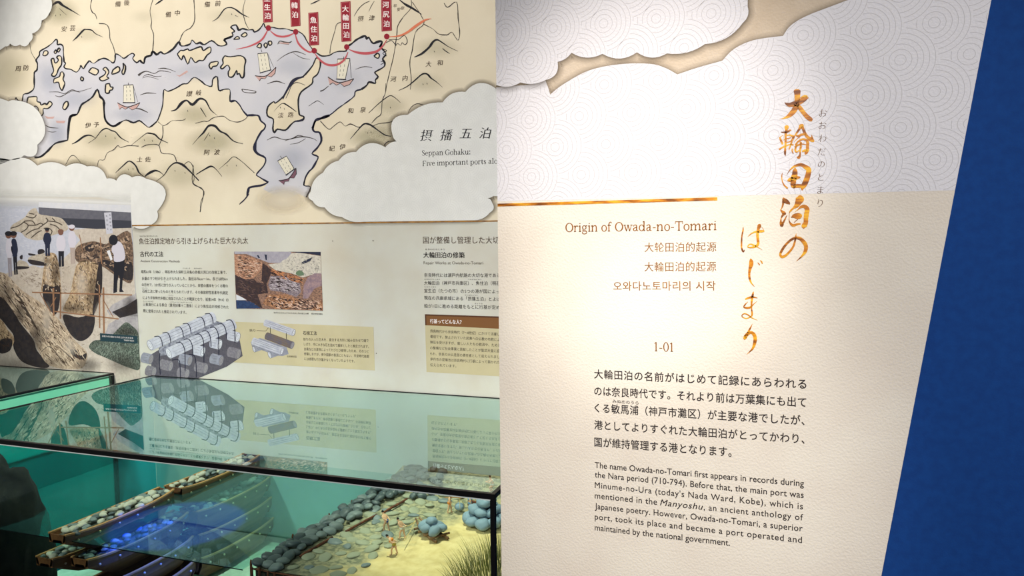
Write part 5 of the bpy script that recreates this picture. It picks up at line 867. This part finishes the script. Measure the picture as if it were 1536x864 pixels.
# stones: five shapes in three greys, each stone an object of its own
stone_ms = [mat('stone_dark_grey', C(84, 94, 94), C(64, 74, 76), 30, rough=.45, spec=.5), mat('stone_mid_grey', C(124, 134, 130), C(96, 106, 106), 30, rough=.5, spec=.5), mat('stone_pale', C(206, 200, 178), C(170, 168, 152), 40, rough=.6), mat('stone_blue_grey', C(136, 156, 168), C(112, 132, 146), 30, rough=.6), mat('stone_sandy_grey', C(164, 162, 134), C(132, 136, 116), 40, rough=.7)]
SM = {}
for v in range(5):
    for k, m_ in enumerate(stone_ms):
        bm = bmesh.new(); bmesh.ops.create_icosphere(bm, subdivisions=3, radius=1)
        for q in bm.verts:
            n = 1 + .16 * noise.noise(q.co * 1.1 + Vector((v * 9.1, 0, 0))) + .05 * noise.noise(q.co * 2.6 + Vector((0, v * 5.3, 0)))
            q.co *= n
        me = bpy.data.meshes.new('stone'); bm.to_mesh(me); bm.free(); me.materials.append(m_)
        for p in me.polygons: p.use_smooth = True
        SM[v, k] = me
def stone(p, r, kind, label, group, flat=.6, long=1.35, rz=None, tilt=.3, name='stone'):
    o = bpy.data.objects.new(name, SM[random.randrange(5), kind]); COL.objects.link(o)
    o.location = p; o.scale = (r * long, r, r * flat)
    o.rotation_euler = (random.uniform(-tilt, tilt), random.uniform(-tilt, tilt), random.uniform(0, 6.3) if rz is None else rz)
    return setp(o, label, 'stone', group)
def scatter(n, gen, rmin):
    pts = []
    for _ in range(n * 60):
        if len(pts) >= n: break
        p = gen()
        if all((p[0] - a) ** 2 + (p[1] - b) ** 2 > rmin ** 2 for a, b in pts): pts.append(p)
    return pts
for (l, xn, y0, y1, k), (txt, n, pal, grey) in zip(BO[:5], (('stone heaped in the nearer top boat above the water', 54, .5, 1), ('stone heaped in the farther top boat by the back board', 50, .55, 1), ('stone in the boat tip below the nearer top boat', 16, .5, 1), ('stone in the nearer boat of the second layer', 44, .35, 1), ('stone in the farther boat of the second layer', 42, .3, 0))):
    zt = za - .058 * k
    for x, y in scatter(n, lambda: (random.uniform(xn - .060, xn - .010), random.uniform(y0 + .012, (y0 + .09 if n == 16 else y1 - .012))), .0095):
        r = random.uniform(.0052, .0086); c = 1 - abs(x - (xn - .035)) / .035
        q = random.random(); kd = 2 if q < pal else (1 if q < .85 else 0)
        stone((x, y, zt - .001 + .008 * c + random.uniform(-.001, .002)), r, kd, txt, txt.replace('stone', 'stones', 1), .75, name='pebble')
    bm = bmesh.new(); add_box(bm, (xn - .056, y0 + .02, zt - .014), (xn - .014, y1 - .012, zt - .004))
    fill = bm_obj('gravel_fill', bm, mat('gravel', C(110, 112, 100), C(70, 74, 70), 260, lo=.42, hi=.58, bump=.8, bscale=500), None, (xn - .033, (y0 + y1) / 2, zt - .03))
    setp(fill, 'fine gravel bed below the stones of ' + l, 'gravel', None, 'stuff')
# beach
QZ = EYE - .612
def beach_z(x, y):
    b = max(0, (y - 1.45) / .24)
    return QZ - .006 + .03 * b * b * (1 if x > -.9 else 0) + .003 * noise.noise((x * 14, y * 14, 2)) + .0012 * noise.noise((x * 60, y * 60, 5))
sand_m = mat('beach_sand', C(222, 198, 142), C(206, 180, 122), 60, rough=.95, bump=.35, bscale=420)
# cobbly grey ground turning into sand to the right
N, L = nodes_of(sand_m); rmp = [x for x in N if x.type == 'VALTORGB'][0]; bs = N['Principled BSDF']
tc = N.new('ShaderNodeTexCoord'); sp = N.new('ShaderNodeSeparateXYZ'); n1 = N.new('ShaderNodeTexNoise'); n1.inputs['Scale'].default_value = 16; ad = N.new('ShaderNodeMath'); ad.operation = 'MULTIPLY_ADD'; ad.inputs[1].default_value = .22; mr = N.new('ShaderNodeMapRange'); mr.inputs['From Min'].default_value = .07; mr.inputs['From Max'].default_value = .13
gr = N.new('ShaderNodeValToRGB'); gr.color_ramp.elements[0].color = C(116, 116, 94); gr.color_ramp.elements[1].color = C(164, 156, 122); gr.color_ramp.elements[0].position = .4; gr.color_ramp.elements[1].position = .6; n3 = N.new('ShaderNodeTexNoise'); n3.inputs['Scale'].default_value = 110; mx = N.new('ShaderNodeMixRGB')
cmb = N.new('ShaderNodeMath'); cmb.operation = 'MULTIPLY_ADD'; cmb.inputs[1].default_value = -.35
L.new(tc.outputs['Object'], sp.inputs[0]); L.new(tc.outputs['Object'], n1.inputs['Vector']); L.new(tc.outputs['Object'], n3.inputs['Vector']); L.new(sp.outputs['Y'], cmb.inputs[0]); L.new(sp.outputs['X'], cmb.inputs[2]); L.new(n1.outputs['Fac'], ad.inputs[0]); L.new(cmb.outputs[0], ad.inputs[2]); L.new(ad.outputs[0], mr.inputs['Value']); L.new(n3.outputs['Fac'], gr.inputs[0]); L.new(mr.outputs[0], mx.inputs[0]); L.new(gr.outputs[0], mx.inputs[1]); L.new(rmp.outputs[0], mx.inputs[2]); L.new(mx.outputs[0], bs.inputs['Base Color'])
BXO = (-.70, 1.30, ZB)
bm = bmesh.new(); nx, ny = 90, 110; rows = []
fy = lambda x: 1.128 - .062 * max(0, min(1, (x + .72) / .12))
for i in range(nx + 1):
    x = -.915 + (.915 - .412) * i / nx; col = []
    for j in range(ny + 1): y = fy(x) + (YW - .008 - fy(x)) * j / ny; col.append(bm.verts.new((x, y, beach_z(x, y))))
    rows.append(col)
for a, b in zip(rows, rows[1:]):
    for j in range(ny): bm.faces.new((a[j], b[j], b[j + 1], a[j + 1]))
edge = [c[0] for c in rows][::-1] + rows[0] ; low = {}
beach = bm_obj('beach', bm, sand_m, None, BXO, True); setp(beach, 'yellow sand beach with grey cobbled ground behind the quay', 'beach')
bm = bmesh.new(); path = [(-.412, fy(-.412))] + [(-.412 - .503 * k / 24, fy(-.412 - .503 * k / 24)) for k in range(1, 25)] + [(-.915, 1.128 + (YW - .008 - 1.128) * k / 12) for k in range(1, 13)]
tp = [bm.verts.new((x, y, beach_z(x, y) + .0005)) for x, y in path]; bt = [bm.verts.new((x, y, EYE - .845)) for x, y in path]
for i in range(len(path) - 1): bm.faces.new((tp[i], tp[i + 1], bt[i + 1], bt[i]))
bm_obj('earth_face', bm, mat('dark_earth', C(70, 62, 50), C(38, 36, 32), 60, bump=.8, bscale=200), beach)
# quay stones
grp = 'dark quay stones'
for x, y in scatter(80, lambda: (lambda y: (-.915 + .05 * random.random() + .05 * max(0, (y - 1.45) / .24), y))(random.uniform(1.128, 1.675)), .0185):
    stone((x, y, beach_z(x, y) + .007 + random.uniform(0, .004)), random.uniform(.0095, .0135), random.choice((0, 0, 0, 1)), 'dark rounded stone packed along the edge of the quay', grp, .62, 1.3, tilt=.35)
for x, y in scatter(20, lambda: (random.uniform(-.87, -.76), random.uniform(1.54, 1.68)), .019):
    stone((x, y, beach_z(x, y) + .006 + .004 * random.random()), random.uniform(.007, .0115), 0, 'dark stone heaped at the far end of the quay', 'dark stones at the far quay end', .7, 1.25, tilt=.5)
for x, y in scatter(16, lambda: (random.uniform(-.9, -.72), random.uniform(1.095, 1.124)), .014):
    stone((x, y, QZ - .02 - random.random() * .09), random.uniform(.008, .013), 0, 'dark stone at the foot of the quay front', 'dark stones at the quay front', .7, 1.3, tilt=.5)
# flat cobbles lying in the sand
for x, y in scatter(60, lambda: (lambda y: (random.uniform(-.855, -.70 - .02 * random.random() + .04 * (y - 1.3)), y))(random.uniform(1.15, 1.62)), .026):
    stone((x, y, beach_z(x, y) + .0005), random.uniform(.008, .0135), random.choice((1, 4, 4, 4)), 'flat grey cobble half buried in the ground behind the quay', 'cobbles behind the quay', .4, 1.4, tilt=.2, name='cobble')
# stakes and rails of the quay
stake_m = mat('stake_red_brown', C(122, 70, 44), C(74, 44, 34), 60, rough=.8)
sb = bmesh.new(); add_tube(sb, [(0, 0, -.16), (0, 0, .008), (.0003, 0, .012)], [.0024, .0024, .0012], 7); sme = bpy.data.meshes.new('stake'); sb.to_mesh(sme); sb.free(); sme.materials.append(stake_m)
def stake(x, y, z, label, group, tl=.06):
    o = bpy.data.objects.new('quay_stake', sme); COL.objects.link(o); o.location = (x, y, z); o.rotation_euler = (random.uniform(-tl, tl), random.uniform(-tl, tl), random.uniform(0, 6)); setp(o, label, 'stake', group)
for k in range(26):
    y = 1.13 + .54 * k / 25; stake(-.9255 + .052 * max(0, (y - 1.45) / .24) + random.uniform(-.002, .002), y, beach_z(-.9, y) + random.uniform(-.008, .003), 'red-brown stake along the water side of the quay', 'stakes on the water side of the quay')
for k in range(12): stake(-.915 + .017 * k, 1.119 + random.uniform(-.002, .002), QZ - random.uniform(.006, .02), 'red-brown stake in the front face of the quay', 'stakes at the quay front')
def log(name, a, b, r, m, label, cat, group=None, seg=9):
    bm = bmesh.new(); A, B = Vector(a), Vector(b)
    pts = [A.lerp(B, k / 6) + Vector((random.uniform(-1, 1), random.uniform(-1, 1), random.uniform(-.5, .5))) * r * .25 for k in range(7)]
    add_tube(bm, pts, [r * random.uniform(.85, 1.1) for _ in pts], seg)
    return setp(bm_obj(name, bm, m, None, tuple((A + B) / 2), True), label, cat, group)
for k, (ya, yb_) in enumerate(((1.19, 1.29), (1.32, 1.43), (1.45, 1.53))):
    log('quay_rail', (-.860 + .02 * k, ya, beach_z(-.86, ya) + .004), (-.852 + .024 * k, yb_, beach_z(-.85, yb_) + .004), .0028, stake_m, ('nearest', 'middle', 'farthest')[k] + ' thin brown rail along the land side of the quay', 'rail')
log('quay_rail', (-.92, 1.124, QZ - .006), (-.76, 1.124, QZ - .008), .0018, stake_m, 'brown rail across the front end of the quay', 'rail')
# pile of blue-grey stones at the right
pile_c = onZ(722, 780, QZ)
k = 0
for ring, n, rr_, zz in ((0, 9, .040, .010), (1, 6, .024, .027), (2, 3, .010, .043)):
    for i in range(n):
        a = 6.2832 * i / n + ring * .4; stone((pile_c.x + .012 + rr_ * math.cos(a) * .9, pile_c.y + rr_ * math.sin(a), QZ - .002 + zz), random.uniform(.0125, .0165), 3, 'rounded blue-grey stone heaped beside the grass at the right', 'blue-grey stone pile', .72, 1.2, tilt=.4)
for px, py, ax, l in ((700, 750, .03, 'upper'), (704, 755, .036, 'lower')):
    p = onZ(px + 18, py, QZ + .012); log('log_pole', (p.x - ax, p.y + .01, beach_z(p.x, p.y) + .006), (p.x + ax, p.y - .004, beach_z(p.x, p.y) + .007), .0035, stake_m, l + ' brown log lying behind the blue-grey stone pile', 'log')
# sled with stones
sc0 = onZ(648, 800, QZ)
sled = empty('stone_sled', tuple(sc0), 'wooden branch sled carrying blue-grey stones on the sand', 'sled')
sled_m = mat('sled_wood', C(150, 116, 80), C(96, 70, 50), 60)
dirv = (onZ(600, 770, QZ) - sc0); dirv.z = 0; dirv.normalize(); sd = Vector((dirv.y, -dirv.x, 0)); zs = Vector((0, 0, beach_z(sc0.x, sc0.y) + .002))
g0 = Vector((sc0.x, sc0.y, 0)) + zs
for s in (-1, 1):
    bm = bmesh.new(); add_tube(bm, [g0 + sd * s * .014 - dirv * .04 + Vector((0, 0, .004)), g0 + sd * s * .013 + Vector((0, 0, .004)), g0 + sd * s * .010 + dirv * .035 + Vector((0, 0, .008)), g0 + sd * s * .004 + dirv * .062 + Vector((0, 0, .018))], [.0032, .0034, .003, .002], 8); bm_obj('runner', bm, sled_m, sled, smooth=True)
for t in (-.03, -.008, .014, .032):
    bm = bmesh.new(); add_tube(bm, [g0 + dirv * t - sd * .024 + Vector((0, 0, .009)), g0 + dirv * t + sd * .024 + Vector((0, 0, .009))], [.0026, .0024], 8); bm_obj('crossbar', bm, sled_m, sled, smooth=True)
for a, b, z, r in ((-.024, -.008, .019, .0125), (-.006, .010, .020, .0135), (.014, -.008, .019, .013), (-.02, .012, .019, .011), (.016, .011, .019, .0115), (-.002, -.014, .019, .011), (0, 0, .031, .0115)):
    p = g0 + dirv * a + sd * b; stone((p.x, p.y, p.z + z), r, 3, 'blue-grey stone loaded on the branch sled', 'stones on the sled', .75, 1.2)
# grass
gb = bmesh.new(); gc = onZ(716, 880, QZ)
for k in range(900):
    a = random.uniform(0, 6.3); q = math.sqrt(random.random()); x = -.475 + q * .058 * math.cos(a); y = 1.215 + q * .125 * math.sin(a)
    h = random.uniform(.045, .085) * (1.15 - .3 * q); d = Vector((math.cos(a), math.sin(a), 0)) * random.uniform(.004, .03) + Vector((-.006, 0, 0)); z = beach_z(x, y) - .003; wv = Vector((random.uniform(-1, 1), random.uniform(-1, 1), 0)).normalized() * random.uniform(.0005, .0009)
    if x > -.414: continue
    pr = None
    for i in range(5):
        t = i / 4; c = Vector((x, y, z)) + Vector((0, 0, h * (t - .12 * t * t))) + d * t * t
        c.x = min(c.x, -.4105)
        pr2 = (gb.verts.new(c - wv * (1.02 - t)), gb.verts.new(c + wv * (1.02 - t)))
        if pr: gb.faces.new((pr[0], pr[1], pr2[1], pr2[0])).material_index = 0 if k % 7 else 1
        pr = pr2
setp(bm_obj('grass_clump', gb, [mat('grass_olive', C(134, 132, 62), C(72, 80, 36), 60, rough=.8), mat('grass_dry', C(214, 200, 150))], None, (-.475, 1.215, QZ)), 'tall olive grass clump at the right corner of the case', 'grass', None, 'stuff')
# ------------------------------------------------------------------ little workers (1:40), each a jointed body with hair and clothing
skin_m = mat('figure_skin', C(226, 178, 140), rough=.7); hair_m = mat('figure_hair', C(30, 24, 22)); blue_cloth = mat('cloth_blue', C(40, 92, 176)); orange_cloth = mat('cloth_orange', C(222, 132, 50)); paleblue_cloth = mat('cloth_pale_blue', C(110, 150, 180)); white_cloth = mat('cloth_white', C(226, 220, 206)); olive_cloth = mat('cloth_olive', C(176, 160, 70))
def skinned(verts, edges, rad, root=0, sub=2):
    me = bpy.data.meshes.new('tmp'); me.from_pydata([Vector(v) for v in verts], edges, []); o = bpy.data.objects.new('tmp', me); COL.objects.link(o)
    md = o.modifiers.new('s', 'SKIN'); md.use_smooth_shade = True; s2 = o.modifiers.new('u', 'SUBSURF'); s2.levels = sub; s2.render_levels = sub
    for i, r in enumerate(rad): sv = me.skin_vertices[0].data[i]; sv.radius = (r, r) if not isinstance(r, tuple) else r; sv.use_root = (i == root)
    r_ = bpy.data.meshes.new_from_object(o.evaluated_get(bpy.context.evaluated_depsgraph_get())); bpy.data.objects.remove(o); bpy.data.meshes.remove(me); return r_
def worker(label, foot, face, J, cloth, cloth2=None, k=.0245, group='model workers'):
    """J: joints in metres for a person facing +y, standing near the origin"""
    V, Eg, Rd = [], [], []
    def chain(names, rads, start=None):
        prev = start
        for nme, r in zip(names, rads):
            V.append(J[nme] if isinstance(nme, str) else nme); Rd.append(r); i = len(V) - 1
            if prev is not None: Eg.append((prev, i))
            prev = i
        return prev
    h = chain(['pelvis'], [.17]); sp_ = chain(['waist', 'chest'], [.155, .19], h); nk = chain(['neck', 'head', 'crown'], [.065, .115, .10], sp_)
    for s in 'lr':
        e = chain(['sh' + s, 'el' + s, 'wr' + s], [.078, .056, .042], sp_)
        w_ = Vector(J['wr' + s]); d = (w_ - Vector(J['el' + s])).normalized(); sd_ = d.cross(Vector((0, 0, 1)) if abs(d.z) < .9 else Vector((0, 1, 0))).normalized(); dn = d.cross(sd_)
        pm_ = chain([tuple(w_ + d * .07)], [(.042, .02)], e)
        for q in range(4): chain([tuple(w_ + d * .11 + sd_ * (q - 1.5) * .024), tuple(w_ + d * (.15 + .012 * (1 if q in (1, 2) else 0)) + sd_ * (q - 1.5) * .026 + dn * .022), tuple(w_ + d * .165 + sd_ * (q - 1.5) * .024 + dn * .055)], [.011, .010, .009], pm_)
        chain([tuple(w_ + d * .05 + sd_ * .05), tuple(w_ + d * .09 + sd_ * .075 + dn * .02)], [.013, .011], e)
        chain(['hip' + s, 'kn' + s, 'an' + s, 'to' + s], [.115, .08, .055, .04], h)
    me = skinned(V, Eg, Rd)
    Mx = Matrix.Translation(foot) @ Matrix.Rotation(face, 4, 'Z') @ Matrix.Scale(k, 4)
    me.transform(Mx); b = link('worker_figure', me, skin_m, None, foot, True); setp(b, label, 'figurine', group)
    hd, cr = Vector(J['head']), Vector(J['crown']); up = (cr - hd).normalized(); fw = Vector(J.get('look', (0, 1, 0))).normalized()
    def blob(name, c, s, m):
        bm = bmesh.new(); bmesh.ops.create_icosphere(bm, subdivisions=3, radius=1); bm.transform(Matrix.Diagonal((*s, 1))); bm.transform(Matrix.Translation(c)); bm.transform(Mx); return bm_obj(name, bm, m, b, smooth=True)
    blob('hair', cr - fw * .035 + up * .02, (.112, .115, .095), hair_m); blob('hair_knot', cr + up * .11 - fw * .03, (.035, .035, .05), hair_m)
    blob('nose', hd + fw * .1 + up * .03, (.018, .03, .025), skin_m)
    for s in (-1, 1): blob('eye', hd + fw * .088 + up * .065 + fw.cross(up) * .038 * s, (.013, .01, .01), hair_m)
    pv = Vector(J['pelvis']); wv = Vector(J['waist'])
    sk = skinned([J['waist'], J['pelvis'], tuple(Vector(J['hipl']).lerp(Vector(J['knl']), .35)), tuple(Vector(J['hipr']).lerp(Vector(J['knr']), .35))], [(0, 1), (1, 2), (1, 3)], [.20, .25, .17, .17]); sk.transform(Mx); link('loincloth', sk, cloth, b, smooth=True)
    if cloth2: vs = skinned([J['waist'], J['chest'], tuple(Vector(J['chest']).lerp(Vector(J['neck']), .4))], [(0, 1), (1, 2)], [.19, .26, .19]); vs.transform(Mx); link('tunic', vs, cloth2, b, smooth=True)
    return b
def pose(lean=0, bend=0, arms='down', stride=.18, crouch=0):
    L_ = math.sin(lean); Cc = math.cos(lean); hz = .92 - crouch
    J = {'pelvis': (0, -crouch * .4, hz), 'hipl': (-.1, -crouch * .4, hz - .06), 'hipr': (.1, -crouch * .4, hz - .06), 'knl': (-.12, stride + crouch * .7, .48 - crouch * .1), 'knr': (.12, -stride * .3 + crouch * .5, .48 - crouch * .2), 'anl': (-.12, stride, .07), 'anr': (.12, -stride, .07), 'tol': (-.13, stride + .18, .035), 'tor': (.13, -stride + .18, .035)}
    at = lambda d, x=0: (x, -crouch * .4 + d * L_, hz + d * Cc)
    J.update(waist=at(.2), chest=at(.42), neck=at(.60), head=(0, at(.74)[1] + .03, at(.74)[2]), crown=(0, at(.86)[1] + .02, at(.86)[2]), shl=at(.52, -.2), shr=at(.52, .2))
    sl, sr = Vector(J['shl']), Vector(J['shr'])
    if arms == 'down': J.update(ell=sl + Vector((-.05, .02, -.28)), elr=sr + Vector((.05, .02, -.28)), wrl=sl + Vector((-.05, .12, -.52)), wrr=sr + Vector((.05, .12, -.52)))
    if arms == 'back': J.update(ell=sl + Vector((-.05, -.2, -.2)), elr=sr + Vector((.05, -.2, -.2)), wrl=sl + Vector((.02, -.44, -.24)), wrr=sr + Vector((-.02, -.44, -.24)))
    if arms == 'front': J.update(ell=sl + Vector((-.06, .2, -.18)), elr=sr + Vector((.06, .2, -.18)), wrl=sl + Vector((.08, .42, -.16)), wrr=sr + Vector((-.08, .42, -.16)))
    if arms == 'pole': J.update(ell=sl + Vector((-.12, .12, -.2)), elr=sr + Vector((.12, .05, -.26)), wrl=sl + Vector((.02, .22, .06)), wrr=sr + Vector((.1, .12, -.5)))
    return J
def ground(px, py):
    p = onZ(px, py, QZ)
    for _ in range(4): p = onZ(px, py, beach_z(p.x, p.y))
    return p
pole_m = mat('pole_wood', C(168, 124, 76)); rope_m = mat('rope_straw', C(206, 180, 120))
away = lambda p, q: math.atan2(-(q.x - p.x), q.y - p.y)
# two carriers with a stone slung from a pole
c1, c2 = ground(674, 769), ground(705, 769)
fc = away(c1, c2)
worker('bare-backed carrier in orange loincloth at the left end of the pole', c1, fc, pose(.12, arms='pole', stride=.16), orange_cloth)
worker('carrier in pale blue clothes at the right end of the pole', c2, fc, pose(.05, arms='pole', stride=.12), paleblue_cloth, paleblue_cloth)
mid = (c1 + c2) / 2; zp = Vector((0, 0, .0345)); dd = (c2 - c1).normalized()
log('carrying_pole', c1 - dd * .01 + zp, c2 + dd * .01 + zp, .0011, pole_m, 'thin carrying pole on the shoulders of the two carriers', 'pole')
sl = stone(mid + Vector((0, 0, .0135)), .0105, 3, 'blue-grey stone hanging from the carrying pole', None, .85, 1.15); sl['group'] = 'slung stone'
bm = bmesh.new()
for a in range(4):
    v = Vector((math.cos(a * 1.571 + .5), math.sin(a * 1.571 + .5), 0)); add_tube(bm, [mid + zp, mid + v * .0115 + Vector((0, 0, .016)), mid + v * .0065 + Vector((0, 0, .005))], .0005, 5)
setp(bm_obj('rope_sling', bm, rope_m, None, tuple(mid + zp)), 'straw rope sling holding the stone under the pole', 'rope')
# sled pullers
a1, a2, a3 = ground(578, 801), ground(590, 829), ground(604, 814)
hx = lambda p: away(p, ground(560, 800))
w1 = worker('puller in blue loincloth, uppermost of the sled crew', ground(580, 797), away(ground(648, 800), ground(578, 776)), pose(.6, arms='back', stride=.22), blue_cloth)
w2 = worker('puller in orange tunic leaning forward nearest the sand front', ground(592, 832), away(ground(648, 800), ground(585, 800)), pose(.75, arms='back', stride=.22), olive_cloth, orange_cloth)
w3 = worker('pale puller in white cloth between the other sled pullers and the sled', ground(604, 808), away(ground(648, 800), ground(596, 790)), pose(.55, arms='back', stride=.2), white_cloth)
for q, e, l in ((ground(598, 806), sd * .004, 'upper'), (ground(606, 824), sd * -.004, 'lower')):
    bm = bmesh.new(); s0 = g0 + dirv * .06 + e + Vector((0, 0, .016)); e0 = q + Vector((0, 0, .018)); add_tube(bm, [s0, s0.lerp(e0, .5) + Vector((0, 0, -.004)), e0], .0009, 6)
    setp(bm_obj('tow_rope', bm, rope_m, None, tuple(s0)), l + ' tow rope from the sled to the pullers', 'rope')
# lone figure on the far ground, seen over the edge of the glass
p5 = ground(738, 737); worker('pale figure sitting low at the far right, seen through the top glass', p5, 2.2, pose(.35, arms='front', stride=.12, crouch=.25), white_cloth, white_cloth)
bpy.data.objects.remove(_to); bpy.data.curves.remove(_tc)
